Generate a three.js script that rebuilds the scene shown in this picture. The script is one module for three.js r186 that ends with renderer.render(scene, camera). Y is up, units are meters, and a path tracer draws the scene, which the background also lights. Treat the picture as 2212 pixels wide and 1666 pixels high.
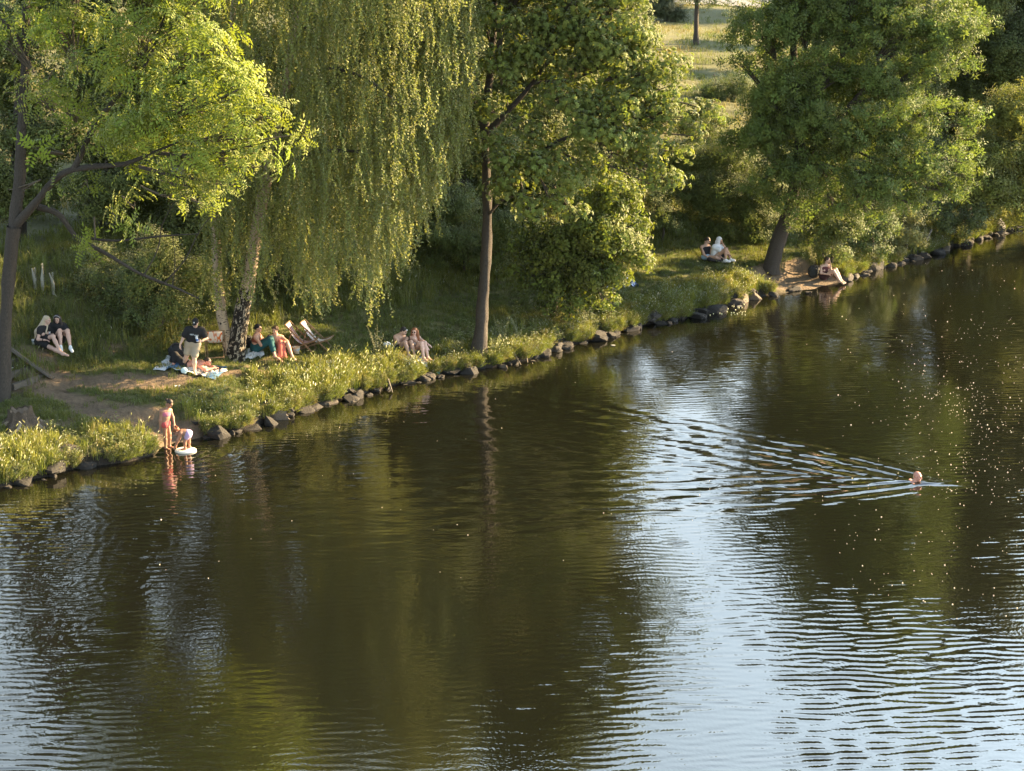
import * as THREE from 'three';
import { mergeGeometries } from 'three/addons/utils/BufferGeometryUtils.js';
import { createNoise2D, createNoise3D } from 'simplex-noise';

// ------------------------------------------------------------------ camera, sky, sun, exposure
const EYE = 12.9, PITCH = 15.07 * Math.PI / 180, FOCAL = 3800, PW = 2212, PH = 1666;
const scene = new THREE.Scene();
const camera = new THREE.PerspectiveCamera(2 * Math.atan(PH / 2 / FOCAL) * 180 / Math.PI, 1024 / 771, 0.5, 900);
camera.position.set(0, EYE, 0);
camera.rotation.set(-PITCH, 0, 0);
scene.add(camera);

const SUN_AZ = 66 * Math.PI / 180, SUN_EL = 21 * Math.PI / 180;   // azimuth to the right of the view
const sunDir = new THREE.Vector3(Math.sin(SUN_AZ) * Math.cos(SUN_EL), Math.sin(SUN_EL), -Math.cos(SUN_AZ) * Math.cos(SUN_EL));

function makeSky() {
  const W = 512, H = 256, d = new Float32Array(W * H * 4);
  const zen = [0.12, 0.2, 0.4], mid = [1.85, 2.3, 2.65], hor = [2.2, 2.4, 2.5];
  for (let j = 0; j < H; j++) for (let i = 0; i < W; i++) {
    const el = ((j + .5) / H - .5) * Math.PI, az = ((i + .5) / W - .5) * 2 * Math.PI;
    const v = [Math.cos(el) * Math.cos(az), Math.sin(el), Math.cos(el) * Math.sin(az)];
    const c = Math.max(0, v[0] * sunDir.x + v[1] * sunDir.y + v[2] * sunDir.z);
    const e = Math.max(0, v[1]), t = Math.min(1, e / .4), t2 = smooth(.38, .95, e);
    const glow = .15 * Math.pow(c, 4) + .3 * Math.pow(c, 24);
    const ga = Math.acos(Math.min(1, v[0] * sunDir.x + v[1] * sunDir.y + v[2] * sunDir.z)), disc = Math.min(1.9, (.55 + 8 * Math.exp(-3 * ga) + .35 * Math.cos(ga) ** 2) / .98);   // a clear sky is brightest round the sun
    const o = (j * W + i) * 4, warm = [1, .82, .55];
    for (let k = 0; k < 3; k++) {
      let L = hor[k] * (1 - t) + mid[k] * t; L = L * (1 - t2) + zen[k] * t2;
      L += glow * warm[k] * (1 - t2);
      if (v[1] < 0) L = [.12, .13, .1][k];
      d[o + k] = L * .148 * disc;
    }
    d[o + 3] = 1;
  }
  const t = new THREE.DataTexture(d, W, H, THREE.RGBAFormat, THREE.FloatType);
  t.mapping = THREE.EquirectangularReflectionMapping; t.magFilter = t.minFilter = THREE.LinearFilter; t.needsUpdate = true;
  return t;
}
const smooth = (a, b, x) => { const t = Math.min(1, Math.max(0, (x - a) / (b - a))); return t * t * (3 - 2 * t); };
const sky = makeSky();
scene.background = sky; scene.environment = sky;
scene.backgroundIntensity = 1; scene.environmentIntensity = 1;

const sun = new THREE.DirectionalLight(new THREE.Color().setRGB(1, .71, .37), 5);
sun.position.copy(sunDir).multiplyScalar(160).add(new THREE.Vector3(0, 0, -60));
sun.target.position.set(0, 0, -60); scene.add(sun, sun.target);
sun.castShadow = true; sun.shadow.mapSize.set(4096, 4096);
Object.assign(sun.shadow.camera, { left: -90, right: 90, top: 70, bottom: -70, near: 1, far: 400 });

const renderer = new THREE.WebGLRenderer({ antialias: true });
renderer.setSize(1024, 771);
renderer.shadowMap.enabled = true;
renderer.toneMapping = THREE.LinearToneMapping;
renderer.toneMappingExposure = 7.3;

// ------------------------------------------------------------------ helpers
function rngOf(a) { return () => { a |= 0; a = a + 0x6D2B79F5 | 0; let t = Math.imul(a ^ a >>> 15, 1 | a); t = t + Math.imul(t ^ t >>> 7, 61 | t) ^ t; return ((t ^ t >>> 14) >>> 0) / 4294967296; }; }
let R = rngOf(7);
const n2 = createNoise2D(rngOf(11)), n3 = createNoise3D(rngOf(12));
const V = (x, y, z) => new THREE.Vector3(x, y, z);
const lerp = (a, b, t) => a + (b - a) * t, clamp = (x, a = 0, b = 1) => Math.min(b, Math.max(a, x));
const rr = (a, b) => a + (b - a) * R();
const rgb = (r, g, b) => new THREE.Color().setRGB(r, g, b);

// a pixel of the photograph (2212 wide) gives a direction; the distance comes from water, ground or a given depth
function ray(u, v) {
  const x = (u - PW / 2) / FOCAL, y = -(v - PH / 2) / FOCAL, c = Math.cos(PITCH), s = Math.sin(PITCH);
  return V(x, y * c - s, -(c + y * s)).normalize();
}
const eye = camera.position.clone();
function onWater(u, v) { const d = ray(u, v); return eye.clone().addScaledVector(d, -EYE / d.y); }
function at(u, v, D) { const d = ray(u, v); return eye.clone().addScaledVector(d, D / -d.z); }
const pxm = D => FOCAL / (D * Math.cos(PITCH) + (EYE - 3) * Math.sin(PITCH));   // pixels per metre about depth D
function pix(p) { const c = Math.cos(PITCH), s = Math.sin(PITCH), y = p.y - EYE, zc = -p.z * c - y * s, yc = y * c - p.z * s; return [PW / 2 + FOCAL * p.x / zc, PH / 2 - FOCAL * yc / zc]; }

const taken = {};
function numbered(n) { const k = taken[n] = (taken[n] ?? -1) + 1; return k ? `${n}_${String(k).padStart(3, '0')}` : n; }
function tag(o, label, category, group, kind) {
  if (label) o.userData.label = label; if (category) o.userData.category = category;
  if (group) o.userData.group = group; if (kind) o.userData.kind = kind;
  return o;
}
function shadows(o) { o.traverse(m => { if (m.isMesh) { m.castShadow = true; m.receiveShadow = true; } }); return o; }
function mesh(name, geo, mat, parent) { const m = new THREE.Mesh(geo, mat); m.name = parent && parent !== scene ? name : numbered(name); m.castShadow = m.receiveShadow = true; (parent || scene).add(m); return m; }
function thing(name, label, category, pos, group) {
  const g = new THREE.Group(); g.name = numbered(name); if (pos) g.position.copy(pos.isVector3 ? pos : V(...pos));
  tag(g, label, category, group); scene.add(g); return g;
}
function std(color, rough = .85, extra = {}) { return new THREE.MeshStandardMaterial({ color, roughness: rough, ...extra }); }
function geoOf(pos, idx, nor, uv, col) {
  const g = new THREE.BufferGeometry();
  g.setAttribute('position', new THREE.Float32BufferAttribute(pos, 3));
  if (uv) g.setAttribute('uv', new THREE.Float32BufferAttribute(uv, 2));
  if (col) g.setAttribute('color', new THREE.Float32BufferAttribute(col, 3));
  if (idx) g.setIndex(idx);
  if (nor) g.setAttribute('normal', new THREE.Float32BufferAttribute(nor, 3)); else g.computeVertexNormals();
  return g;
}
function noiseTex(N, f, srgb = false, rep = 1) {   // f(x, y) with x, y in 0..1 returns [r, g, b] in 0..1
  const d = new Uint8Array(N * N * 4);
  for (let j = 0; j < N; j++) for (let i = 0; i < N; i++) { const c = f(i / N, j / N), o = (j * N + i) * 4; for (let k = 0; k < 3; k++) d[o + k] = clamp(c[k]) * 255; d[o + 3] = 255; }
  const t = new THREE.DataTexture(d, N, N); t.wrapS = t.wrapT = THREE.RepeatWrapping; t.magFilter = THREE.LinearFilter; t.minFilter = THREE.LinearMipmapLinearFilter; t.generateMipmaps = true;
  if (srgb) t.colorSpace = THREE.SRGBColorSpace; t.repeat.set(rep, rep); t.needsUpdate = true; return t;
}
const n4cache = createNoise3D(rngOf(31));
function tile(x, y, f, s = 0) {   // tileable noise on a torus (approximate: two circles folded into 3-D noise)
  const a = 2 * Math.PI * x, b = 2 * Math.PI * y, q = f / (2 * Math.PI);
  return .5 * (n4cache(q * Math.cos(a) + s, q * Math.sin(a), q * Math.cos(b) * 1.3 + s) + n4cache(q * Math.sin(b) + s + 9, q * Math.cos(b), q * Math.sin(a) * 1.3 - s));
}
// a tube through points with a radius at each; bark-like wobble
function limbGeo(pts, radii, seg = 8, wob = .06, flare = 0) {
  const curve = new THREE.CatmullRomCurve3(pts, false, 'centripetal'), L = curve.getLength();
  const n = Math.max(4, Math.min(60, Math.round(L / .22)));
  const pos = [], nor = [], uv = [], idx = []; let side = null;
  for (let i = 0; i <= n; i++) {
    const t = i / n, c = curve.getPoint(t), d = curve.getTangent(t);
    if (!side) { side = Math.abs(d.y) > .9 ? V(1, 0, 0) : V(0, 1, 0); }
    side.sub(d.clone().multiplyScalar(side.dot(d))).normalize();
    const b = d.clone().cross(side);
    const ft = t * (radii.length - 1), k = Math.min(radii.length - 2, Math.floor(ft));
    let r = lerp(radii[k], radii[k + 1], ft - k);
    for (let j = 0; j <= seg; j++) {
      const a = j / seg * 2 * Math.PI, ca = Math.cos(a), sa = Math.sin(a);
      let rj = r * (1 + wob * 2 * n3(c.x * 1.3 + ca * .6, c.y * 1.1, c.z * 1.3 + sa * .6));
      if (flare) rj *= 1 + flare * Math.exp(-t * L / .28) * (.6 + .5 * Math.cos(a * 5 + 1) + .3 * Math.sin(a * 3));
      const o = side.clone().multiplyScalar(ca).addScaledVector(b, sa);
      pos.push(c.x + o.x * rj, c.y + o.y * rj, c.z + o.z * rj); nor.push(o.x, o.y, o.z); uv.push(j / seg * Math.max(.3, 6.28 * radii[0]), t * L);
    }
  }
  for (let i = 0; i < n; i++) for (let j = 0; j < seg; j++) { const p = i * (seg + 1) + j; idx.push(p, p + 1, p + seg + 1, p + 1, p + seg + 2, p + seg + 1); }
  return geoOf(pos, idx, nor, uv);
}

// ------------------------------------------------------------------ shoreline and ground
const shorePix = [[0, 1052], [60, 1037], [130, 1020], [200, 1006], [280, 997], [325, 984], [345, 966], [380, 956], [408, 952], [436, 940], [480, 932], [530, 926], [575, 910], [640, 887], [720, 866], [790, 851], [860, 829], [930, 813], [1000, 801], [1060, 793], [1140, 776], [1185, 756], [1270, 736], [1330, 719], [1400, 701], [1470, 690], [1530, 669], [1600, 649], [1660, 636], [1700, 631], [1745, 626], [1800, 611], [1830, 601], [1870, 586], [1950, 566], [2010, 546], [2080, 526], [2150, 502], [2212, 490], [2330, 462]];
const shoreW = shorePix.map(p => onWater(...p));
const AX = shoreW[shoreW.length - 1].clone().sub(shoreW[0]).setY(0).normalize();
let NX = V(AX.z, 0, -AX.x); if (NX.dot(V(-1, 0, -1)) < 0) NX.negate();
const O0 = shoreW[0].clone();
const shoreAB = shoreW.map(p => { const q = p.clone().sub(O0); return [q.dot(AX), q.dot(NX)]; }).sort((p, q) => p[0] - q[0]);
function shoreB(a) {
  const S = shoreAB;
  let w = .1 * n2(a * .9, 3.3) + .05 * n2(a * 2.7, 8.3);
  if (a <= S[0][0]) return S[0][1] + w + (a - S[0][0]) * .05;
  for (let i = 1; i < S.length; i++) if (a <= S[i][0]) { const t = (a - S[i - 1][0]) / Math.max(1e-6, S[i][0] - S[i - 1][0]); return lerp(S[i - 1][1], S[i][1], t) + w; }
  return S[S.length - 1][1] + w + .0 * a;
}
const abOf = (x, z) => { const px = x - O0.x, pz = z - O0.z; return [px * AX.x + pz * AX.z, px * NX.x + pz * NX.z]; };
const posAB = (a, b) => V(O0.x + AX.x * a + NX.x * b, 0, O0.z + AX.z * a + NX.z * b);
const aOfPix = (u, v) => { const p = onWater(u, v); return abOf(p.x, p.z)[0]; };
const coveA = aOfPix(372, 955), sandA = aOfPix(1735, 620);
const PROF = [[-30, -3], [-4, -1.4], [-.6, -.5], [-.08, -.06], [.1, .26], [.4, .42], [2, .62], [4.5, 1.0], [6.2, 1.75], [8.5, 3.0], [14, 3.35], [22, 4.0], [50, 5.6], [90, 7.4], [160, 14], [320, 45]];
function prof(d) {
  const S = PROF; if (d <= S[0][0]) return S[0][1];
  for (let i = 1; i < S.length; i++) if (d <= S[i][0]) return lerp(S[i - 1][1], S[i][1], (d - S[i - 1][0]) / (S[i][0] - S[i - 1][0]));
  return 45;
}
const beachW = a => Math.max(Math.exp(-(((a - coveA) / .75) ** 4)), Math.exp(-(((a - sandA) / 1.7) ** 4)));
function groundAD(a, d, x, z) {
  let h = (prof(d - .25) + prof(d) * 2 + prof(d + .25)) / 4;
  if (Math.abs(d) < .7) h = prof(d);
  const bw = beachW(a);
  if (bw > .01 && d > -1.5) { const hb = d < 0 ? d * .3 : Math.min(prof(d), d * .16 + Math.max(0, d - 1.3) * .8); h = lerp(h, hb, bw); }
  const k = smooth(.15, .9, d);
  h += k * (.07 * n2(x * .55, z * .55) + .045 * n2(x * 1.5 + 7, z * 1.5) + .02 * n2(x * 3.7, z * 3.7)) + smooth(9, 25, d) * .35 * n2(x * .06, z * .06);
  if (d > -.1 && d < 1.2) h += (1 - bw) * .07 * n2(a * 1.1, 5.5) * smooth(-.05, .15, d);
  return h;
}
function ground(x, z) { const [a, b] = abOf(x, z); return groundAD(a, b - shoreB(a), x, z); }
const inland = (x, z) => { const [a, b] = abOf(x, z); return b - shoreB(a); };
function onGround(u, v) {
  const d = ray(u, v); let t = 22;
  for (; t < 400; t += .1) { const x = d.x * t, z = d.z * t; if (EYE + d.y * t < Math.max(0, ground(x, z))) break; }
  const p = eye.clone().addScaledVector(d, t); p.y = Math.max(0, ground(p.x, p.z)); return p;
}
// worn bare earth: places read off the photograph (pixel, radius in metres)
const dirtSpots = [[20, 795, .4], [60, 812, .45], [100, 822, .4], [140, 822, .4], [180, 825, .4], [220, 824, .4], [260, 826, .45], [300, 826, .45], [340, 828, .45], [375, 822, .4], [95, 845, .35], [125, 852, .4], [160, 862, .4], [190, 874, .4], [220, 884, .4], [250, 892, .42], [280, 898, .42], [310, 905, .42], [330, 915, .4], [215, 900, .32], [180, 890, .3], [110, 918, .3], [150, 918, .3], [410, 815, .4], [450, 812, .35], [500, 808, .3], [540, 795, .3], [232, 745, .28], [260, 752, .25], [110, 790, .4], [590, 782, .3], [570, 800, .28], [60, 770, .45], [30, 840, .4], [1180, 662, .4], [345, 945, .5], [372, 950, .7], [400, 940, .5], [1720, 605, 1.3], [1760, 612, 1.1], [1700, 615, .9], [1785, 605, .7]].map(([u, v, r]) => { const p = onGround(u, v); return [p.x, p.z, r * 1.1]; });
function dirt(x, z) {
  let m = 0; for (const [cx, cz, r] of dirtSpots) { const q = ((x - cx) ** 2 + (z - cz) ** 2) / (r * r); if (q < 6) m += Math.exp(-q * 1.1); }
  m = clamp(m * 1.1 + .3 * n2(x * 1.9, z * 1.9) + .26 * n2(x * 4.3, z * 4.3) - .04); return smooth(.32, .72, m);
}
// ------------------------------------------------------------------ the ground: one sheet from the river bed to the far meadow
{
  const as = [], ds = [];
  for (let a = -70; a < -14; a += 4) as.push(a);
  for (let a = -14; a < 60; a += .22) as.push(a);
  for (let a = 60, s = .4; a < 420; a += s, s *= 1.12) as.push(a);
  for (const d of [-30, -12, -4, -1.5, -.8, -.4]) ds.push(d);
  for (let d = -.2; d < 1; d += .07) ds.push(d);
  for (let d = 1, s = .12; d < 320; d += s, s = Math.min(9, s * 1.045)) ds.push(d);
  const pos = [], idx = [], uv = [], col = [], W = ds.length;
  for (const a of as) { const b0 = shoreB(a); for (const d of ds) {
    const p = posAB(a, b0 + d); p.y = groundAD(a, d, p.x, p.z);
    const dm = d < 12 ? dirt(p.x, p.z) : 0; p.y -= dm * (.03 + .03 * n2(p.x * 2.3 + 4, p.z * 2.3)) * smooth(.3, .8, d);
    pos.push(p.x, p.y, p.z); uv.push(p.x / 3, p.z / 3);
    const wet = 1 - smooth(.0, .4, d), n = .5 + .5 * n2(p.x * .35, p.z * .35), far = smooth(12, 20, d);
    let c = [lerp(.1, .13, n), lerp(.108, .13, n), lerp(.036, .042, n)];
    c = [lerp(c[0], .11 + .04 * n, far), lerp(c[1], .12 + .025 * n, far), lerp(c[2], .036, far)];
    const e = [.165 + .05 * n, .122 + .035 * n, .082 + .02 * n], w = [.03, .024, .018];
    for (let k = 0; k < 3; k++) { let q = lerp(c[k], e[k], dm); q = lerp(q, w[k], wet * (1 - beachW(a) * .75)); col.push(q); }
  } }
  for (let i = 0; i < as.length - 1; i++) for (let j = 0; j < W - 1; j++) { const p = i * W + j; idx.push(p, p + W, p + 1, p + 1, p + W, p + W + 1); }
  const g = geoOf(pos, idx, null, uv, col);
  const map = noiseTex(512, (x, y) => { const n = .72 + .18 * tile(x, y, 14) + .16 * tile(x, y, 47, 3) + .16 * (R() - .5); return [n, n * .985, n * .96]; }, false);
  const bump = noiseTex(512, (x, y) => { const n = .5 + .25 * tile(x, y, 30, 5) + .2 * tile(x, y, 80, 2) + .12 * (R() - .5); return [n, n, n]; });
  const m = mesh('riverbank_ground', g, new THREE.MeshStandardMaterial({ vertexColors: true, map, bumpMap: bump, bumpScale: .03, roughness: .95 }));
  tag(m, 'sloping riverbank of worn earth and grass rising to a meadow', 'ground', null, 'structure');
}
// a strip of asphalt path across the top of the meadow
{
  const pts = [[1200, -14], [1450, 4], [1600, 10], [1800, 12]].map(([u, v]) => onGround(u, v)), pos = [], idx = [], uv = [];
  const c = new THREE.CatmullRomCurve3(pts), n = 40;
  for (let i = 0; i <= n; i++) { const p = c.getPoint(i / n), t = c.getTangent(i / n), s = V(-t.z, 0, t.x).normalize(); for (const k of [-1, 1]) { const q = p.clone().addScaledVector(s, k * 3.2); pos.push(q.x, ground(q.x, q.z) + .06, q.z); uv.push(k * 2, i * .4); } }
  for (let i = 0; i < n; i++) { const p = i * 2; idx.push(p, p + 1, p + 2, p + 1, p + 3, p + 2); }
  const m = mesh('path', geoOf(pos, idx, null, uv), std(rgb(.16, .165, .18), .9, { side: THREE.DoubleSide }));
  tag(m, 'grey asphalt path crossing the top of the meadow', 'path', null, 'structure');
}
// ------------------------------------------------------------------ the river
const swimmerAt = onWater(1981, 1040);
const leftRing = onWater(-420, 1180);
const trackDir = [Math.cos(.2), Math.sin(.2)];   // the way the swimmer moves: to the right, a little towards the bridge
const waves = [];
{
  const q = rngOf(99);
  for (let i = 0; i < 30; i++) { const L = .135 * Math.pow(3.8, q() * q() * .6 + q() * .4), dir = (q() - .5) * .55 + (q() < .25 ? .3 : 0), k = 2 * Math.PI / L; waves.push([k * Math.sin(dir), k * Math.cos(dir), q() * 6.28, (.0085 + .007 * q()) * (L < .4 ? 1 : .7)]); }
}
function slopeAt(x, z) {
  const p0 = n2(x * .12, z * .1), p1 = n2(x * .35 + 20, z * .28), p2 = n2(x * .2 - 40, z * .22 + 10);
  let env = (.62 + .4 * p0 + .28 * p1) * (1 - .48 * smooth(-7.5, -4.5, x) * smooth(6, 2, x + (z + 40) * .2));
  const near = smooth(34, 26, -z); env *= (1 + .3 * near) * (1 - .45 * smooth(46, 66, -z));
  const lx = smooth(-6.6, -8.8, x + (z + 30) * .04 + .6 * p1) * smooth(39, 36, -z + .2 * p0);
  env = Math.max(.16, env) * (1 + .8 * lx);
  let hx = 0, hz = 0; const e2 = clamp(.5 + .8 * p2, .12, 1.2);
  for (let i = 0; i < waves.length; i++) {
    const w = waves[i], c = Math.cos(w[0] * x + w[1] * z + w[2] + 1.2 * p1) * w[3] * (i % 2 ? env : env * e2), k = Math.hypot(w[0], w[1]);
    hx += c * w[0] / k; hz += c * w[1] / k;
  }
  if (lx > .01) {   // fine rings running out from the shore at the left
    const rx = x - leftRing.x, rz = z - leftRing.z, r = Math.hypot(rx, rz) + .01, c = .07 * lx * Math.cos(r * 24 + 9 * p1) * (.4 + .6 * Math.abs(p2));
    hx += c * rx / r; hz += c * rz / r;
  }
  // the swimmer's wake
  const dx = x - swimmerAt.x, dz = z - swimmerAt.z;
  const t = -(dx * trackDir[0] + dz * trackDir[1]), y = -dx * trackDir[1] + dz * trackDir[0];   // t: metres behind; y > 0 towards the bridge
  if (t > -1.6 && t < 16) {
    const ay = Math.abs(y), sg = Math.sign(y) || 1, open = .12 + .68 * Math.pow(Math.max(0, t + .25), .9), q = open - ay;     // q > 0 inside the arm
    const fade = smooth(-.5, .3, t) * Math.exp(-Math.max(0, t) / 4.2);
    const win = smooth(-1.3, .15, q) * (1 - smooth(1.0 + .28 * t, 2.4 + .5 * t, q));
    const L = .5 + .03 * Math.max(0, t), k = 2 * Math.PI / L, wob = smooth(.3, 3.5, t) * (1.6 * n2(x * .4, z * 1.1) + .4 * n2(x * 1.1 + 7, z * 3));
    const patch = clamp((t < 4 ? .95 - .06 * t : .7) + smooth(.3, 2.5, t) * (.75 * n2(x * .6 + 50, z * 1.8) + .45 * n2(x * 1.3, z * 4.1 + 30)), .08, 1.4);
    const a = (.32 * fade + .12 * Math.exp(-Math.max(0, t) / 5) * smooth(0, 3, t)) * win * patch;
    const c = a * Math.cos(k * q + wob);
    const ct = .47, cy = -.88 * sg;   // gradient of q across and along the track
    const gt = c * ct, gy = c * cy;
    hx += -gt * trackDir[0] - gy * trackDir[1]; hz += -gt * trackDir[1] + gy * trackDir[0];
    { const rb = Math.exp(-(((t - .1) / .85) ** 2) - (y / .3) ** 2); hx += rb * .5 * (dx * .6); hz += -rb * .34 * clamp(y * 5 + .4, -1, 1); }
    const inside = smooth(.1, .7, q) * smooth(-.3, .4, t) * Math.exp(-Math.max(0, t) / 5.5);
    hx += inside * .06 * n2(x * 2, z * 5) + inside * .05 * n2(x * 4, z * 9); hz += inside * (.2 * n2(x * 1.3 + 9, z * 5.2) + .12 * n2(x * 2.6 + 4, z * 10));
  }
  // rings round the two wading children
  for (const [cx, cz, A] of ringsAt) { const rx = x - cx, rz = z - cz, r = Math.hypot(rx, rz) + .01; if (r < 5) { const c = A * Math.exp(-r / 1.6) * Math.cos(r * 16) * smooth(.05, .3, r); hx += c * rx / r; hz += c * rz / r; } }
  return [hx, hz];
}
const wade1 = onWater(362, 968), wade2 = onWater(393, 971);
const ringsAt = [[wade1.x, wade1.z, .07], [wade2.x, wade2.z, .09]];
{
  const xs = [], zs = [];
  for (let x = -300; x < -22; x += 25) xs.push(x);
  for (let x = -22; x < -16; x += .6) xs.push(x);
  for (let x = -16; x < 27; x += .11) xs.push(x);
  for (let x = 27, s = .3; x < 400; x += s, s *= 1.3) xs.push(x);
  for (let z = -24, s = .1; z < 60; z += s, s *= 1.3) zs.unshift(z);
  for (let z = -24.045, s = .045; z > -80; z -= s, s = .034 + .03 * smooth(-32, -75, z)) zs.push(z);
  zs.sort((a, b) => b - a); let last = zs[zs.length - 1], s = .3; while (last > -400) { last -= s; s *= 1.25; zs.push(last); }
  const W = zs.length, id = new Int32Array(xs.length * W).fill(-1), keep = new Uint8Array(xs.length * W), pos = [], nor = [], uv = [], idx = [];
  for (let i = 0; i < xs.length; i++) for (let j = 0; j < W; j++) keep[i * W + j] = inland(xs[i], zs[j]) < .8 ? 1 : 0;
  const vert = (i, j) => {
    const q = i * W + j; if (id[q] >= 0) return id[q];
    const x = xs[i], z = zs[j], fine = x > -20 && x < 29 && z < -20 && z > -84; let h = [0, 0];
    if (fine) h = slopeAt(x, z);
    const l = Math.hypot(h[0], 1, h[1]); pos.push(x, 0, z); nor.push(-h[0] / l, 1 / l, -h[1] / l); uv.push(x / 6, z / 6);
    return id[q] = pos.length / 3 - 1;
  };
  for (let i = 0; i < xs.length - 1; i++) for (let j = 0; j < W - 1; j++) {
    if (!(keep[i * W + j] || keep[(i + 1) * W + j] || keep[i * W + j + 1] || keep[(i + 1) * W + j + 1])) continue;
    const a = vert(i, j), b = vert(i + 1, j), c = vert(i, j + 1), d = vert(i + 1, j + 1); idx.push(a, b, c, b, d, c);
  }
  const bump = noiseTex(1024, (x, y) => { const n = .5 + .3 * tile(x, y * 1, 60, 1) + .16 * tile(x, y, 120, 4); return [n, n, n]; });
  const mat = new THREE.MeshPhysicalMaterial({ color: rgb(.006, .0062, .004), roughness: .03, ior: 2.3, bumpMap: bump, bumpScale: .002 });
  const m = mesh('river', geoOf(pos, idx, nor, uv), mat);
  tag(m, 'dark olive river surface with fine ripples', 'river', null, 'structure');
  console.log('river tris', idx.length / 3);
}
// ------------------------------------------------------------------ leaves, sprigs, tufts
function leafMat(gloss = .2) { return new THREE.MeshPhysicalMaterial({ color: 0xffffff, roughness: 1, transmission: .46, thickness: 0, ior: 1.4, clearcoat: gloss, clearcoatRoughness: .45, side: THREE.DoubleSide }); }
const LEAF = leafMat(.2), LEAF_DULL = leafMat(0);
class Leaves {
  constructor() { this.p = []; this.n = []; }
  leaf(b, dir, nrm, L, W, fold = .18, curl = .12) {   // base, direction, normal: a pointed leaf folded along its middle
    const d = dir.clone().normalize(), s = d.clone().cross(nrm).normalize(), n = s.clone().cross(d).normalize();
    const P = (t, w, h) => b.clone().addScaledVector(d, t * L).addScaledVector(s, w * W).addScaledVector(n, h * L);
    const a = P(0, 0, 0), m1 = P(.42, -.5, fold * .5), m2 = P(.42, .5, fold * .5), tip = P(1, 0, -curl), mid = P(.5, 0, 0);
    this.tri(a, m1, mid); this.tri(m1, tip, mid); this.tri(a, mid, m2); this.tri(mid, tip, m2); return this;
  }
  tri(a, b, c) { const n = b.clone().sub(a).cross(c.clone().sub(a)).normalize(); for (const q of [a, b, c]) { this.p.push(q.x, q.y, q.z); this.n.push(n.x, n.y, n.z); } }
  stick(a, b, r) { const d = b.clone().sub(a).normalize(), s = d.clone().cross(V(.3, .2, .9)).normalize(), t = d.clone().cross(s); const c = [s, s.clone().multiplyScalar(-.5).addScaledVector(t, .87), s.clone().multiplyScalar(-.5).addScaledVector(t, -.87)]; for (let i = 0; i < 3; i++) { const p = c[i], q = c[(i + 1) % 3]; this.tri(a.clone().addScaledVector(p, r), a.clone().addScaledVector(q, r), b); } }
  geo() { return geoOf(this.p, null, this.n); }
}
const rdir = () => { const z = rr(-1, 1), a = rr(0, 6.283), s = Math.sqrt(1 - z * z); return V(s * Math.cos(a), z, s * Math.sin(a)); };
const UPV = V(0, 1, 0);
function ashSprig(sc = 1, droop = .35) {   // compound leaves of narrow leaflets round a twig tip
  const g = new Leaves();
  for (let i = 0; i < 6; i++) {
    const y = i * .045 * sc, a = i * 2.4 + rr(-.3, .3), out = V(Math.cos(a), rr(.15, .7), Math.sin(a)).normalize(), L = rr(.2, .28) * sc;
    for (let k = 0; k < 5; k++) {
      const t = .25 + .75 * k / 4, c = V(0, y, 0).addScaledVector(out, t * L); c.y -= droop * t * t * L;
      const side = out.clone().cross(UPV).normalize();
      if (k === 4) g.leaf(c, out.clone().add(V(0, -.6, 0)), UPV, .08 * sc, .034 * sc);
      else for (const s of [-1, 1]) g.leaf(c, side.clone().multiplyScalar(s).addScaledVector(out, .55).add(V(0, -.35, 0)), UPV.clone().addScaledVector(rdir(), .35), rr(.06, .08) * sc, .031 * sc);
    }
  }
  return g.geo();
}
function palmSprig(sc = 1) {   // drooping hands of five leaflets
  const g = new Leaves();
  for (let i = 0; i < 5; i++) {
    const a = i * 2.4 + rr(-.4, .4), out = V(Math.cos(a), rr(.1, .6), Math.sin(a)).normalize(), c = V(0, i * .05 * sc, 0).addScaledVector(out, rr(.08, .16) * sc), side = out.clone().cross(UPV).normalize();
    for (let k = -2; k <= 2; k++) { const an = k * .62, d = out.clone().multiplyScalar(Math.cos(an)).addScaledVector(side, Math.sin(an)).add(V(0, rr(-.95, -.5), 0)); g.leaf(c, d, UPV.clone().addScaledVector(out, .5), (.14 - .018 * Math.abs(k)) * sc, .058 * sc, .1, .15); }
  }
  return g.geo();
}
function broadSprig(n, L, W, droop = .3, len = .22) {
  const g = new Leaves();
  for (let i = 0; i < n; i++) { const a = i * 2.4 + rr(-.5, .5), y = (i / n) * len, out = V(Math.cos(a), rr(.0, .8), Math.sin(a)).normalize(), c = V(0, y, 0).addScaledVector(out, rr(.02, .07)); g.leaf(c, out.clone().add(V(0, -droop * rr(.4, 1.4), 0)), UPV.clone().addScaledVector(rdir(), .5), L * rr(.75, 1.15), W * rr(.8, 1.1), .12, .14); }
  return g.geo();
}
function strandSprig(len, n, L, W) {   // a hanging birch twig
  const g = new Leaves(); let x = 0, z = 0; const bx = rr(-.06, .06), bz = rr(-.06, .06);
  g.stick(V(0, .02, 0), V(bx * .6, -len * .6, bz * .6), .004);
  for (let i = 0; i < n; i++) { const t = (i + R()) / n, c = V(bx * t * t + rr(-.03, .03), -t * len, bz * t * t + rr(-.03, .03)); const a = rr(0, 6.28), out = V(Math.cos(a), rr(-1.3, -.2), Math.sin(a)); g.leaf(c, out, rdir().add(V(Math.cos(a), .4, Math.sin(a))), L * rr(.7, 1.15), W * rr(.8, 1.1), .08, .06); }
  return g.geo();
}
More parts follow.
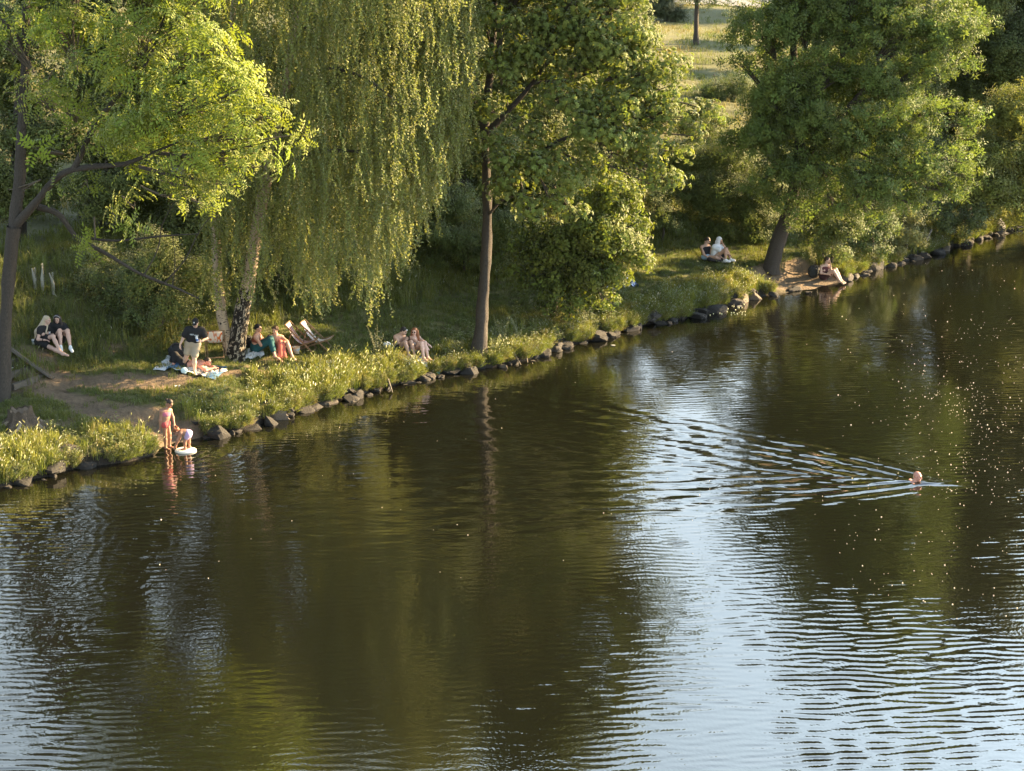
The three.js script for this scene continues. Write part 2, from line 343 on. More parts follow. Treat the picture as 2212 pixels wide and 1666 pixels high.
function tuftGeo(n, h, spread, w, lean = .5, seed = 0) {   // blades of grass
  const p = [], nn = [];
  for (let i = 0; i < n; i++) {
    const a = rr(0, 6.283), r = spread * Math.sqrt(R()), bx = r * Math.cos(a), bz = r * Math.sin(a), H = h * rr(.55, 1.1), la = rr(0, 6.283), l = H * lean * rr(.2, 1), dx = Math.cos(la) * l, dz = Math.sin(la) * l, fa = rr(0, 6.283), wx = Math.cos(fa) * w / 2, wz = Math.sin(fa) * w / 2;
    const A = V(bx - wx, -.03, bz - wz), B = V(bx + wx, -.03, bz + wz), C = V(bx + dx * .35 - wx * .8, H * .6, bz + dz * .35 - wz * .8), D = V(bx + dx * .35 + wx * .8, H * .6, bz + dz * .35 + wz * .8), T = V(bx + dx, H * (1 - .25 * lean), bz + dz);
    for (const [q, s, t] of [[A, B, C], [B, D, C], [C, D, T]]) { const n = s.clone().sub(q).cross(t.clone().sub(q)).normalize(); for (const e of [q, s, t]) { p.push(e.x, e.y, e.z); nn.push(n.x, n.y, n.z); } }
    if (seed && R() < seed) { const e = T.clone(), d = V(dx * .3, h * .18, dz * .3); for (let k = 0; k < 4; k++) { const an = k * 1.57, o = V(Math.cos(an), 0, Math.sin(an)).multiplyScalar(.012); const q = e.clone(), s = e.clone().addScaledVector(d, .5).add(o), t = e.clone().add(d), n = o.clone().normalize(); for (const z of [q, s, t]) { p.push(z.x, z.y, z.z); nn.push(n.x, n.y, n.z); } } }
  }
  return geoOf(p, null, nn);
}
// many copies of a few shapes: one InstancedMesh for each shape
class Copies {
  constructor(geos, mat) { this.geos = geos; this.mat = mat; this.m = geos.map(() => []); this.c = geos.map(() => []); this.q = new THREE.Quaternion(); this.q2 = new THREE.Quaternion(); }
  put(pos, dir, roll, scale, color, k) {
    k ??= Math.floor(R() * this.geos.length);
    this.q.setFromUnitVectors(UPV, dir); this.q2.setFromAxisAngle(UPV, roll); this.q.multiply(this.q2);
    this.m[k].push(new THREE.Matrix4().compose(pos, this.q.clone(), scale.isVector3 ? scale : V(scale, scale, scale))); this.c[k].push(color);
  }
  build(name, parent, origin, kind = 'stuff') {
    const out = [];
    this.geos.forEach((g, k) => {
      if (!this.m[k].length) return;
      const im = new THREE.InstancedMesh(g, this.mat, this.m[k].length);
      this.m[k].forEach((m, i) => { if (origin) { m.elements[12] -= origin.x; m.elements[13] -= origin.y; m.elements[14] -= origin.z; } im.setMatrixAt(i, m); im.setColorAt(i, this.c[k][i]); });
      im.name = parent && parent !== scene ? name : numbered(name); im.userData.kind = kind; im.castShadow = im.receiveShadow = true; (parent || scene).add(im); out.push(im); total += this.m[k].length;
    });
    return out;
  }
}
let total = 0;
const tint = (c, v = .22) => { const k = 1 + rr(-v, v), y = rr(-.1, .1); return rgb(c[0] * k * (1 + y), c[1] * k, c[2] * k * (1 - y)); };

// bark
const barkBump = noiseTex(256, (x, y) => { const n = .5 + .35 * tile(x, y * .999, 26, 2) + .2 * tile(x, y, 60, 7); return [n, n, n]; });
const barkMap = noiseTex(256, (x, y) => { const n = .7 + .25 * tile(x, y, 18, 2) + .15 * tile(x, y, 50, 7); return [n, n * .97, n * .93]; });
barkBump.repeat.set(3, .8); barkMap.repeat.set(2, .6);
const BARK = std(rgb(.092, .082, .072), .95, { bumpMap: barkBump, bumpScale: .03, map: barkMap });
const BARK_DARK = BARK;
const TWIG = std(rgb(.1, .085, .065), .95);
const birchMap = noiseTex(512, (x, y) => {
  const p = tile(x, y, 9, 3) + .7 * tile(x, y, 22, 6) + .25 * tile(x, y, 60, 1), band = tile(x * .2, y, 40, 9);
  const k = smooth(.08, .2, p) * (band > .42 ? .35 : 1); return [lerp(.13, .68, k), lerp(.11, .64, k), lerp(.09, .57, k)];
}, true);
const birchMapUp = noiseTex(256, (x, y) => { const p = tile(x, y, 8, 5) + .5 * tile(x, y, 30, 2), band = tile(x * .15, y, 44, 9); const k = smooth(-.75, -.5, p) * (band > .35 ? .45 : 1); return [lerp(.12, .8, k), lerp(.1, .74, k), lerp(.09, .66, k)]; }, true);
birchMap.repeat.set(1, .5); birchMapUp.repeat.set(1, .4);
const BIRCH = std(rgb(.8, .8, .8), .9, { map: birchMap, bumpMap: barkBump, bumpScale: .02 }), BIRCH_UP = std(rgb(.62, .58, .52), .85, { map: birchMapUp });

// ---------------- a tree: trunk, limbs, twigs and a crown of clumps; blobs are [u, v, radius in pixels, depth offset in metres]
function tree(o) {
  const B = o.base, D = -B.z, g = thing(o.name, o.label, o.category || 'tree', B, o.group), loc = p => p.clone().sub(B);
  const dz = o.dz || 0;
  const P = ([u, v, q = 0]) => loc(at(u, v, D + q));
  const pm = pxm(D);
  if (o.trunk) { const pts = o.trunk.map(P); pts[0].y -= .15; mesh('trunk', limbGeo(pts, o.trunkR, o.seg || 14, o.wob ?? .07, o.flare ?? .5), o.bark || BARK, g); }
  for (const [pts, r] of o.limbs || []) mesh('limb', limbGeo(pts.map(P), r, 8, .09), o.limbBark || o.bark || BARK, g);
  const cr = new Copies(o.sprigs, o.mat || LEAF), tw = [];
  for (const [u, v, rp, q = 0, dens = 1, sq = 1] of o.blobs) {
    const c = at(u, v, D + q + dz), Rb = rp / pm, sub = o.sub || .34;
    const nsub = Math.max(3, Math.round((o.nsub || 15) * Math.min(1.6, Rb * Rb / 1.2)));
    const from = o.hub ? at(o.hub[0], o.hub[1], D) : c.clone().add(V(0, -Rb * .5, 0));
    for (let i = 0; i < nsub; i++) {
      const dir = rdir(); if (dir.y < -.4) dir.y *= .6; dir.z *= 1.0;
      const rs = Math.max(.22, Rb * sub * rr(.7, 1.25)), sc = c.clone().add(V(dir.x, dir.y * .8 * sq, dir.z).multiplyScalar(Math.max(0, Rb - rs * .7) * Math.pow(R(), .4)));
      const n = Math.round((o.lai || 2.6) * dens * 3.14 * rs * rs / o.area), tone = 1 + rr(-.14, .14), flat = o.flat || .6;
      if (R() < .7) tw.push(limbGeo([loc(c.clone().lerp(from, .3)), loc(c.clone().lerp(sc, .5).add(V(0, -.08 * Rb, 0))), loc(sc)], [.022, .012, .005], 4, .1));
      for (let k = 0; k < n; k++) {
        const e = rdir(), rad = Math.pow(R(), .5); const p = sc.clone().add(V(e.x, e.y * flat, e.z).multiplyScalar(rs * rad * 1.12));
        const od = e.clone().multiplyScalar(.7).add(dir.clone().multiplyScalar(.5)).add(V(0, o.lift ?? .35, 0)).addScaledVector(rdir(), .35).normalize();
        const cc = tint(o.color); cc.multiplyScalar(tone); if (o.accent && R() < o.accent[3]) cc.setRGB(o.accent[0], o.accent[1], o.accent[2]);
        cr.put(p, od, rr(0, 6.28), rr(.75, 1.2) * (o.scale || 1), cc);
      }
    }
  }
  cr.build('crown', g, B);
  if (tw.length && o.twigs !== false) { const m = mesh('twigs', mergeGeometries(tw), TWIG, g); m.userData.kind = 'stuff'; }
  return g;
}
const ashS = [0, 1, 2, 3].map(() => ashSprig(1.75)), ashS2 = [0, 1, 2].map(() => broadSprig(20, .13, .052, .12, .3)), palmS = [0, 1, 2, 3].map(() => palmSprig(1.08)), walnutS = [0, 1, 2].map(() => broadSprig(9, .15, .085, .5)), shrubS = [0, 1, 2].map(() => broadSprig(14, .065, .04, .25)), bigShrubS = [0, 1].map(() => broadSprig(12, .1, .062, .3));

// ---------------- the riverside ash at the left edge, its crown hanging over the bank
tree({
  name: 'ash_tree', label: 'sunlit ash with feathery leaves and a forked trunk beside the stump', category: 'tree', base: onGround(4, 862),
  trunk: [[2, 862], [8, 760], [14, 660], [20, 570], [30, 490, -.1]], trunkR: [.22, .175, .16, .16, .18], flare: .6, wob: .1,
  limbs: [
    [[[28, 492], [75, 440, -.3], [130, 378, -.7], [200, 360, -1.1], [270, 354, -1.5], [330, 330, -1.8], [400, 300, -2]], [.12, .095, .078, .068, .055, .038, .018]],
    [[[30, 500], [42, 380, .2], [48, 250, .3], [55, 110, .4], [60, -80, .4], [90, -220, .4]], [.16, .14, .12, .1, .08, .04]],
    [[[160, 366, -.9], [205, 270, -1], [270, 190, -1.2], [320, 130, -1.4], [360, 20, -1.4]], [.09, .07, .05, .035, .02]],
    [[[80, 446], [125, 462, .1], [165, 512, .2], [230, 548, .3], [300, 590, .4], [380, 622, .5], [430, 645, .5]], [.09, .07, .06, .05, .04, .03, .015]],
    [[[330, 330, -1.8], [420, 335, -2], [520, 320, -2], [600, 300, -2]], [.05, .04, .03, .012]],
    [[[300, 360, -1.6], [400, 385, -1.8], [500, 395, -1.9]], [.05, .035, .012]],
    [[[55, 110, .4], [20, 60, .2], [-30, 20, 0]], [.08, .06, .04]],
    [[[165, 512, .2], [250, 520, 0], [350, 510, -.2], [430, 505, -.3]], [.035, .03, .022, .01]],
    [[[310, 596, .4], [340, 540, .3], [352, 480, .2], [390, 420, 0]], [.02, .016, .012, .006]],
    [[[355, 612, .45], [400, 560, .3], [430, 500, .2], [470, 450, 0]], [.02, .016, .012, .006]],
    [[[372, 618, .5], [378, 560, .5], [370, 500, .4]], [.014, .01, .005]],
  ],
  blobs: [[330, 60, 110, -1.2], [420, 100, 85, -1.6], [265, 160, 105, -1], [420, 215, 105, -1.9], [505, 185, 80, -2.1], [510, 285, 85, -2.2], [575, 245, 46, -2.2], [630, 288, 26, -2.2], [430, 350, 85, -2], [330, 260, 105, -1.6], [235, 300, 80, -.9], [500, 395, 55, -2], [555, 360, 50, -2.1], [290, 450, 34, -1.2, .7], [350, 420, 48, -1.6, .8], [450, 440, 36, -1.8, .8], [150, 60, 120, .2, .45], [80, 190, 100, .4, .35], [110, 320, 75, .1, .35], [20, 70, 90, .3, .4], [40, 400, 60, 0, .35], [205, 515, 22, .1, .8], [255, 480, 26, -.2, .6], [330, -60, 130, -1], [150, -100, 140, .3, .5], [420, -10, 95, -1.5], [250, -190, 130, -.5], [180, 400, 50, -.4, .6], [400, 400, 60, -1.4, .8], [480, 330, 80, -1.2], [560, 320, 60, -1.8], [300, 360, 60, -.6, .5], [390, 280, 90, -.6], [150, 220, 90, -.4, .45]],
  sprigs: ashS, area: .24, lai: 1.95, color: [.2, .255, .022], sub: .26, nsub: 15, flat: .45, hub: [200, 360], lift: .3,
});

// ---------------- the weeping birch
{
  const B = onGround(507, 772), D = -B.z, g = thing('weeping_birch', 'weeping birch with two pale stems and long hanging leaf curtains', 'tree', B), loc = p => p.clone().sub(B), P = ([u, v, q = 0]) => loc(at(u, v, D + q));
  const t0 = [[507, 775], [512, 735], [522, 680], [534, 620]].map(P); t0[0].y -= .15;
  mesh('trunk', limbGeo(t0, [.29, .25, .22, .2], 16, .06, .35), BIRCH, g);
  mesh('stem', limbGeo([[533, 628], [546, 555], [565, 440, .1], [590, 330, .2], [612, 220, .3], [635, 60, .4], [660, -120, .5], [690, -300, .5]].map(P), [.2, .185, .165, .14, .12, .1, .07, .03], 12, .05), BIRCH_UP, g);
  mesh('stem', limbGeo([[497, 755], [480, 690], [471, 600], [466, 500, .1], [470, 400, .2], [482, 250, .3], [500, 60, .3], [520, -160, .4]].map(P), [.17, .15, .14, .13, .12, .1, .08, .03], 12, .05), BIRCH_UP, g);
  for (const l of [[[600, 290, .2], [700, 190, .4], [800, 120, .5], [900, 90, .4], [980, 110, .2]], [[580, 380, .1], [680, 330, -.6], [800, 330, -1], [900, 350, -1]], [[630, 100, .4], [720, -20, 1], [830, -90, 1], [940, -60, .8]], [[640, 20, .4], [700, -150, -.3], [780, -230, -.6]], [[612, 220, .3], [690, 150, -.7], [790, 170, -1.6], [880, 240, -1.8]], [[475, 420, .2], [560, 340, -1], [640, 330, -1.6]], [[590, 330, .2], [520, 240, 1], [470, 190, 1.6]]]) mesh('limb', limbGeo(l.map(P), [.07, .05, .035, .02], 7, .09), BARK_DARK, g);
  const out = [[430, 640], [450, 700], [478, 680], [500, 655], [540, 650], [585, 690], [610, 640], [640, 640], [680, 680], [705, 690], [735, 590], [765, 640], [800, 725], [820, 680], [845, 600], [880, 590], [905, 560], [930, 520], [945, 440], [980, 400], [1005, 370], [1015, 250], [1030, 150], [1040, 60]];
  const bottom = u => { if (u <= out[0][0]) return out[0][1]; for (let i = 1; i < out.length; i++) if (u <= out[i][0]) return lerp(out[i - 1][1], out[i][1], (u - out[i - 1][0]) / (out[i][0] - out[i - 1][0])); return 60; };
  const S = [0, 1, 2, 3].map(() => strandSprig(.85, 30, .068, .053)), cr = new Copies(S, LEAF), pm = pxm(D);
  const hang = (u0, q0, vStart, vEnd, tone) => {   // one whip of leaves from a bough down to its tip
    const end = at(u0, vEnd, D + q0), top = Math.min(17 - 5 * Math.abs((u0 - 740) / 305), at(u0, Math.min(vStart, vEnd - 60), D + q0).y); let sx = 0, sz = 0;
    for (let y = end.y + .85; y < top; y += rr(.5, .85)) { sx = clamp(sx + rr(-.05, .05), -.3, .3); sz = clamp(sz + rr(-.05, .05), -.3, .3); cr.put(V(end.x + sx + .3 * n2(y * .35, u0), y, end.z + sz), V(rr(-.3, .3), 1, rr(-.3, .3)).normalize(), rr(0, 6.28), rr(.75, 1.25), tint([.182 * tone, .208 * tone, .044 * tone], .28)); }
  };
  const deep = u => Math.sqrt(Math.max(.05, 1 - ((u - 740) / 305) ** 2)) * 2.9;
  for (let c = 0; c < 380; c++) {   // long whips from the top
    const u = 445 + 590 * R(), q = deep(u) * rr(-1, 1) - .3; if (n2(u * .024, q * .7) < -.3 || (u < 650 && q < .3 && R() < .3)) continue;
    hang(u, q, -400, bottom(u) - rr(0, 60) - Math.max(0, q) * 24, 1 + rr(-.1, .1));
  }
  for (let c = 0; c < 300; c++) {   // clumps hanging from the boughs at every height
    const u = 455 + 565 * R(), q = deep(u) * rr(-1, 1) - .3, b = bottom(u), v0 = rr(-200, b - 130), tone = 1 + rr(-.2, .2); if (u < 640 && q < .2 && R() < .25) continue;
    const len = rr(130, 260), n = 4 + Math.floor(R() * 6);
    for (let k = 0; k < n; k++) { const du = rr(-1, 1) * .34 * pm; hang(u + du, q + rr(-.4, .4), v0 + rr(-20, 30) + Math.abs(du) * .6, Math.min(bottom(clamp(u + du, 430, 1038)) - rr(-8, 30), v0 + len * rr(.5, 1.05)), tone); }
  }
  cr.build('crown', g, B);
}
// ---------------- the horse chestnut leaning over the water
tree({
  name: 'chestnut_tree', label: 'tall chestnut on a bare trunk at the water edge among rocks', base: onGround(1033, 770),
  trunk: [[1033, 770], [1040, 700], [1047, 600], [1052, 500], [1051, 400], [1048, 330], [1046, 278]], trunkR: [.23, .185, .16, .148, .135, .125, .115], flare: 1, seg: 18, wob: .11,
  limbs: [
    [[[1047, 290], [1022, 225, .1], [1004, 150, .2], [1000, 60, .2], [1010, -60, .2]], [.1, .08, .06, .045, .03]],
    [[[1046, 285], [1056, 180, .1], [1066, 70, .2], [1072, -60, .3], [1090, -220, .3]], [.13, .11, .09, .07, .04]],
    [[[1048, 290], [1092, 245, -.2], [1150, 180, -.3], [1200, 110, -.4], [1260, 30, -.4]], [.1, .08, .065, .05, .03]],
    [[[1050, 410], [1130, 350, -.6], [1220, 300, -.9], [1330, 262, -1], [1450, 220, -1], [1520, 235, -1]], [.08, .065, .055, .045, .03, .01]],
    [[[1150, 180, -.3], [1240, 170, -.6], [1340, 130, -.8], [1420, 130, -.8]], [.05, .04, .03, .015]],
    [[[1050, 470], [1090, 430, -.6], [1150, 420, -1]], [.05, .035, .015]],
  ],
  blobs: [[1085, 350, 60, -1.2], [1105, 400, 62, -1.3], [1170, 350, 75, -1.2], [1140, 450, 46, -1.3], [1200, 440, 46, -1.2], [1062, 300, 34, -.8, .6], [1130, 120, 85, -.4], [1200, 60, 105, -.6], [1290, 120, 105, -1], [1220, 210, 85, -1.1], [1330, 60, 90, -1], [1395, 140, 80, -.9], [1370, 230, 85, -1.1], [1440, 190, 55, -.9], [1440, 250, 70, -1], [1500, 236, 34, -1], [1527, 240, 20, -1], [1300, 285, 95, -1.2], [1380, 330, 70, -1.1], [1420, 360, 40, -1], [1442, 380, 20, -1], [1270, 360, 60, -.9], [1050, 50, 60, .4, .7], [1270, -60, 120, -.6], [1110, -50, 110, 0], [1360, -20, 80, -.8], [1180, -150, 140, -.2], [1100, -220, 110, .2], [1250, -230, 100, 0], [1200, 150, 90, 1, .8], [1330, 200, 90, .8, .8], [1100, 220, 60, 1.2, .6], [1545, 250, 13, -1], [1490, 290, 28, -1], [1452, 392, 15, -1], [1405, 395, 24, -1.1], [1472, 140, 26, -.9], [1478, 330, 24, -1], [1380, 300, 60, -1.3], [1240, 460, 34, -1.2], [1230, 380, 60, -1.3], [1150, 280, 60, -1], [1012, 150, 52, -.3], [1002, 55, 64, -.2], [1032, 235, 40, -.5], [1080, 150, 58, -1], [1075, 50, 64, -1], [1062, 235, 44, -.9], [1020, -60, 70, -.2], [1040, 320, 30, -.8]],
  sprigs: palmS, area: .135, lai: 2.7, flat: .55, color: [.155, .195, .028], sub: .25, nsub: 22, hub: [1090, 260], lift: .45, accent: [.26, .19, .03, .004],
});
tree({
  name: 'walnut_tree', label: 'low broad leaved tree with foliage down to the bank beside the chestnut', base: onGround(1192, 690),
  trunk: [[1192, 692], [1203, 620], [1225, 550], [1260, 480], [1300, 420]], trunkR: [.13, .11, .09, .07, .03], flare: .2, bark: BARK_DARK,
  limbs: [[[[1215, 575], [1270, 560, -.4], [1340, 560, -.7]], [.05, .035, .012]], [[[1205, 610], [1170, 590, -.2], [1150, 580, -.3]], [.04, .025, .01]]],
  blobs: [[1330, 425, 66, -.5], [1300, 500, 88, -.7], [1230, 530, 74, -.4], [1355, 540, 54, -.8], [1180, 560, 56, -.2], [1280, 590, 70, -.7], [1200, 615, 60, -.4], [1340, 600, 40, -.8], [1145, 600, 36, -.1], [1250, 645, 46, -.6, .9], [1185, 655, 36, -.4, .9], [1130, 540, 44, .2], [1110, 590, 34, .1], [1160, 500, 50, .4], [1390, 500, 26, -.6], [1395, 570, 20, -.8], [1310, 650, 36, -.7], [1230, 680, 30, -.6], [1360, 440, 40, -.4], [1270, 440, 56, -.4], [1380, 560, 22, -.8], [1372, 480, 24, -.6], [1260, 520, 80, .8, .8], [1330, 520, 70, .6, .8]],
  sprigs: walnutS, area: .085, lai: 2.8, color: [.125, .16, .018], sub: .36, nsub: 34, hub: [1230, 550], lift: .15,
});
// ---------------- the second ash, leaning, past the seated couple
tree({
  name: 'leaning_ash_tree', label: 'large ash with a leaning dark trunk beside the little sandy landing', base: onGround(1664, 580),
  trunk: [[1664, 580], [1680, 525], [1703, 466], [1718, 400, .1], [1728, 330, .2], [1722, 200, .3], [1712, 70, .3], [1706, -60, .3]], trunkR: [.3, .27, .25, .22, .19, .15, .11, .06], flare: .35, bark: BARK_DARK, seg: 14,
  limbs: [
    [[[1730, 350, .2], [1790, 285, -.2], [1842, 222, -.4], [1900, 150, -.5], [1965, 60, -.4], [1990, -60, -.3]], [.14, .12, .1, .08, .05, .03]],
    [[[1725, 290, .2], [1660, 210, 0], [1610, 150, -.2]], [.07, .05, .02]],
    [[[1842, 222, -.4], [1950, 200, -.8], [2050, 150, -1]], [.06, .04, .015]],
    [[[1790, 285, -.2], [1880, 340, -1], [1990, 360, -1.4]], [.06, .04, .015]],
    [[[1900, 150, -.5], [1880, 0, 0], [1870, -150, .2]], [.06, .045, .02]],
    [[[1718, 400, .1], [1760, 410, -.5], [1820, 430, -.9]], [.05, .03, .01]],
  ],
  blobs: [[1650, 60, 95, .2], [1740, 30, 110, 0], [1850, 50, 115, -.4], [1960, 55, 100, -.8], [2055, 60, 85, -1], [2120, 45, 40, -1], [1602, 130, 44, .2], [1680, 180, 105, .2], [1790, 150, 100, -.4], [1900, 170, 95, -.8], [2000, 140, 75, -1.1], [2080, 125, 46, -1], [1640, 285, 80, .2], [1750, 260, 90, -.4], [1860, 290, 100, -1.1], [1960, 260, 90, -1.4], [2035, 235, 55, -1.4], [1590, 310, 55, .6, .8], [1690, 375, 75, -.3], [1790, 370, 85, -1], [1890, 390, 85, -1.5], [1980, 350, 75, -1.7], [2065, 340, 55, -1.6], [2100, 265, 46, -1.5], [1700, 435, 34, -.5], [1745, 425, 44, -.8], [2025, 415, 50, -1.7], [1940, 430, 50, -1.6], [1672, 440, 46, -.5], [1722, 472, 40, -.9], [1800, 445, 56, -1.2], [1880, 450, 56, -1.7], [1960, 440, 50, -1.8], [1640, 395, 48, 0], [2050, 400, 46, -1.8], [2100, 380, 40, -1.8], [1860, -70, 140, -.2], [1985, -70, 125, -.6], [1720, -40, 80, .2], [1900, -190, 140, 0], [2050, -140, 115, -.5], [1980, -260, 110, 0], [1760, 180, 110, 1.4, .8], [1880, 180, 110, 1.2, .8], [1680, 280, 90, 1.4, .8], [1800, 300, 100, 1.2, .7]],
  sprigs: ashS2, area: .1, lai: 2.8, color: [.13, .182, .03], sub: .26, nsub: 18, flat: .75, hub: [1740, 300], lift: .1,
});
// ---------------- trees further along the bank, at the right
tree({
  name: 'willow_tree', label: 'pale sunlit willow overhanging the rocks further up the river', base: onGround(2105, 500),
  trunk: [[2095, 500], [2085, 440], [2100, 380], [2130, 300]], trunkR: [.28, .24, .2, .1], limbs: [[[[2090, 470], [2060, 440, -.4], [2030, 425, -.6]], [.09, .06, .03]], [[[2105, 380], [2160, 330, -.5], [2210, 290, -.8]], [.1, .07, .03]]],
  blobs: [[2180, 320, 75, -1], [2140, 395, 62, -1.6], [2205, 410, 62, -1.6], [2115, 440, 40, -1.6], [2190, 465, 34, -2], [2150, 465, 30, -2], [2260, 350, 80, -1], [2270, 450, 60, -1.5], [2090, 430, 44, -1.8], [2165, 440, 44, -2.2], [2215, 470, 40, -2.4], [2130, 350, 60, -1.4], [2080, 370, 50, -1], [2190, 250, 70, -.6], [2120, 300, 55, .3], [2220, 230, 80, 0], [2330, 300, 90, -.5], [2160, 370, 70, .5, .8]],
  sprigs: [0, 1].map(() => broadSprig(14, .14, .05, .6, .4)), area: .075, lai: 2.2, color: [.18, .2, .034], hub: [2120, 360], lift: .05, sub: .4,
});
const FAR = 'dark trees standing at the back of the bank';
tree({ name: 'background_tree', label: 'dark shaded tree behind the willow at the water bend', group: FAR, base: onGround(2180, 400), trunk: [[2180, 400], [2170, 300], [2175, 150]], trunkR: [.3, .25, .15], blobs: [[2170, 90, 105], [2200, 200, 95], [2150, 260, 55], [2280, 120, 140], [2250, -40, 130], [2140, 0, 60], [2330, -60, 140], [2350, 200, 120], [2200, 300, 60]], sprigs: shrubS, scale: 1.7, area: .08, lai: 2.1, color: [.12, .15, .03], sub: .38, nsub: 15, hub: [2175, 200] });
function backTree(label, u, v, q, top, low, w, color, dens = 1) {   // tall back tree, leaf colour darkened for shade: clumps from low to top
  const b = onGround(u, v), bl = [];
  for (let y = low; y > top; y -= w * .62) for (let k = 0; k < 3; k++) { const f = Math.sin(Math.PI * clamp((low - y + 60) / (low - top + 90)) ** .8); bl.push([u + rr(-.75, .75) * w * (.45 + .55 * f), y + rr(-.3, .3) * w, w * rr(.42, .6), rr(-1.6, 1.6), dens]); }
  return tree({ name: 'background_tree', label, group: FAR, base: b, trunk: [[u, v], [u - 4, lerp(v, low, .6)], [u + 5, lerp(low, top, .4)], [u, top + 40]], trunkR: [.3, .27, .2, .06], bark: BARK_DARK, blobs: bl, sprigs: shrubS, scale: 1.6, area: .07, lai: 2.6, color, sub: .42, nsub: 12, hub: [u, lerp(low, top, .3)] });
}
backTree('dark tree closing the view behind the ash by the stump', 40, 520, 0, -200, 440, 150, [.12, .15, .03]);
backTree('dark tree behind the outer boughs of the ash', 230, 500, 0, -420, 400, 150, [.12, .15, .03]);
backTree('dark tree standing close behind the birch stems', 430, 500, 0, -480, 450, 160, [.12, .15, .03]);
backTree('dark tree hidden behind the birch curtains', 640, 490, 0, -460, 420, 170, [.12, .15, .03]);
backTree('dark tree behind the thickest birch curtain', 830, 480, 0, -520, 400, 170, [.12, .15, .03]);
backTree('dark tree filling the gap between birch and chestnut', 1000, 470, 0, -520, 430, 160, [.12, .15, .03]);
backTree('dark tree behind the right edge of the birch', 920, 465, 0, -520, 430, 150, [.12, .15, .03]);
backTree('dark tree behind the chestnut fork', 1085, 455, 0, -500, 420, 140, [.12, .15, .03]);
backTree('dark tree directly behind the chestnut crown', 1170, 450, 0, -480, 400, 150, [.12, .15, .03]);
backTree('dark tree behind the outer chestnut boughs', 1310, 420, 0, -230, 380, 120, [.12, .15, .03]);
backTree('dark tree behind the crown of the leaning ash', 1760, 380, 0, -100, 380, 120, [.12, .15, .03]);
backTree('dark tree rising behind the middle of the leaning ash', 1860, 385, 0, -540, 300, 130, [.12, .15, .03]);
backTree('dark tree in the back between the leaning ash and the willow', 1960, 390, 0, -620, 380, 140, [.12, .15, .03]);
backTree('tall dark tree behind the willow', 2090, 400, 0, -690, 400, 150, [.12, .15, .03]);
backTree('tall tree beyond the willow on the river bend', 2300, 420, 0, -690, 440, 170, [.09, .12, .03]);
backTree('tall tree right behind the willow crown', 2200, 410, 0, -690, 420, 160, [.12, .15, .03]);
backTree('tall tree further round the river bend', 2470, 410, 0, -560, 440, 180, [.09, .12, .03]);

// ---------------- shrubs
function shrub(label, u, v, blobs, color, o = {}) {
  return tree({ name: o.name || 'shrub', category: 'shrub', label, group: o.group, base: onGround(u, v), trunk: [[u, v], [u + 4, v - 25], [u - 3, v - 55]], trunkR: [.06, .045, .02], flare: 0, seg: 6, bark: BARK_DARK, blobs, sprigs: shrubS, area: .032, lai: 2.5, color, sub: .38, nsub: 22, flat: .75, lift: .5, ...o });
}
const DK_SHADE = [.115, .15, .032], SH = 'dark shrubs on the slope behind the lawn';  // slope shrub leaves coloured darker than sunlit plants, shade put into the colour
shrub('broad dark shrub on the slope between the two seated women and the birch', 300, 700, [[300, 610, 80], [235, 625, 70], [365, 645, 70], [405, 685, 42, -.5], [210, 565, 50, .5], [330, 550, 66, .4], [270, 680, 46, -.5], [350, 695, 40, -.8], [420, 600, 60, .4], [160, 640, 50, 0], [400, 730, 26, -.8]], DK_SHADE, { group: SH, lai: 2.8 });
shrub('dark shrub beside the birch trunk, under its hanging branches', 640, 640, [[600, 600, 60], [660, 590, 60], [640, 640, 40, -.5], [560, 560, 60], [720, 560, 70, .5]], DK_SHADE, { group: SH });
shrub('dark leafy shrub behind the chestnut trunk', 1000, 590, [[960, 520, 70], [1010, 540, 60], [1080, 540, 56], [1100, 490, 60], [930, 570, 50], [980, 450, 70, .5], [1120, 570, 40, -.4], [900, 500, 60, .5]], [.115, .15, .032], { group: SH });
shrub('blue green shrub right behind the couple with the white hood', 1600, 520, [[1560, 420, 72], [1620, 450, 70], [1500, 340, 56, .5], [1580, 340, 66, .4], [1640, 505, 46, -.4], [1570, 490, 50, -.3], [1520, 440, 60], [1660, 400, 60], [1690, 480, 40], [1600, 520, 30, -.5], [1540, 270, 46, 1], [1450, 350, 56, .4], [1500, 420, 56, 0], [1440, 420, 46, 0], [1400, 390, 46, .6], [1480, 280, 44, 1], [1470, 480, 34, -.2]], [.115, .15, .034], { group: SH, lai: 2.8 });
shrub('small dark shrub under the outer chestnut boughs', 1430, 520, [[1430, 470, 42], [1410, 430, 40], [1390, 480, 40], [1460, 500, 22]], DK_SHADE, { group: SH });
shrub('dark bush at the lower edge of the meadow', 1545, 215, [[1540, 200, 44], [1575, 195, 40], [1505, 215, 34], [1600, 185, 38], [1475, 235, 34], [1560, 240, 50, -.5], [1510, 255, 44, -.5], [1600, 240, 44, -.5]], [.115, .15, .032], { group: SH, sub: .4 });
shrub('added low bush darkening the top of the slope behind the ash fork', 170, 470, [[110, 430, 46], [60, 450, 50], [160, 410, 50], [230, 430, 56], [300, 440, 60], [0, 430, 60], [350, 470, 50]], DK_SHADE, { group: SH });  // added bush, dark in place of the shaded grass behind the ash
const RB = 'shrubs growing along the rocks up the river';
shrub('tall green shrub behind the person on the sandy landing', 1795, 570, [[1790, 500, 50, -.4], [1760, 470, 46, .2], [1815, 545, 34, -.8], [1835, 490, 40, -.3], [1780, 550, 28, -.6], [1740, 450, 44, .5], [1765, 430, 40, .4], [1810, 460, 44, 0], [1745, 520, 30, 0]], [.11, .145, .03], { group: RB, lai: 3, sprigs: bigShrubS, area: .06 });
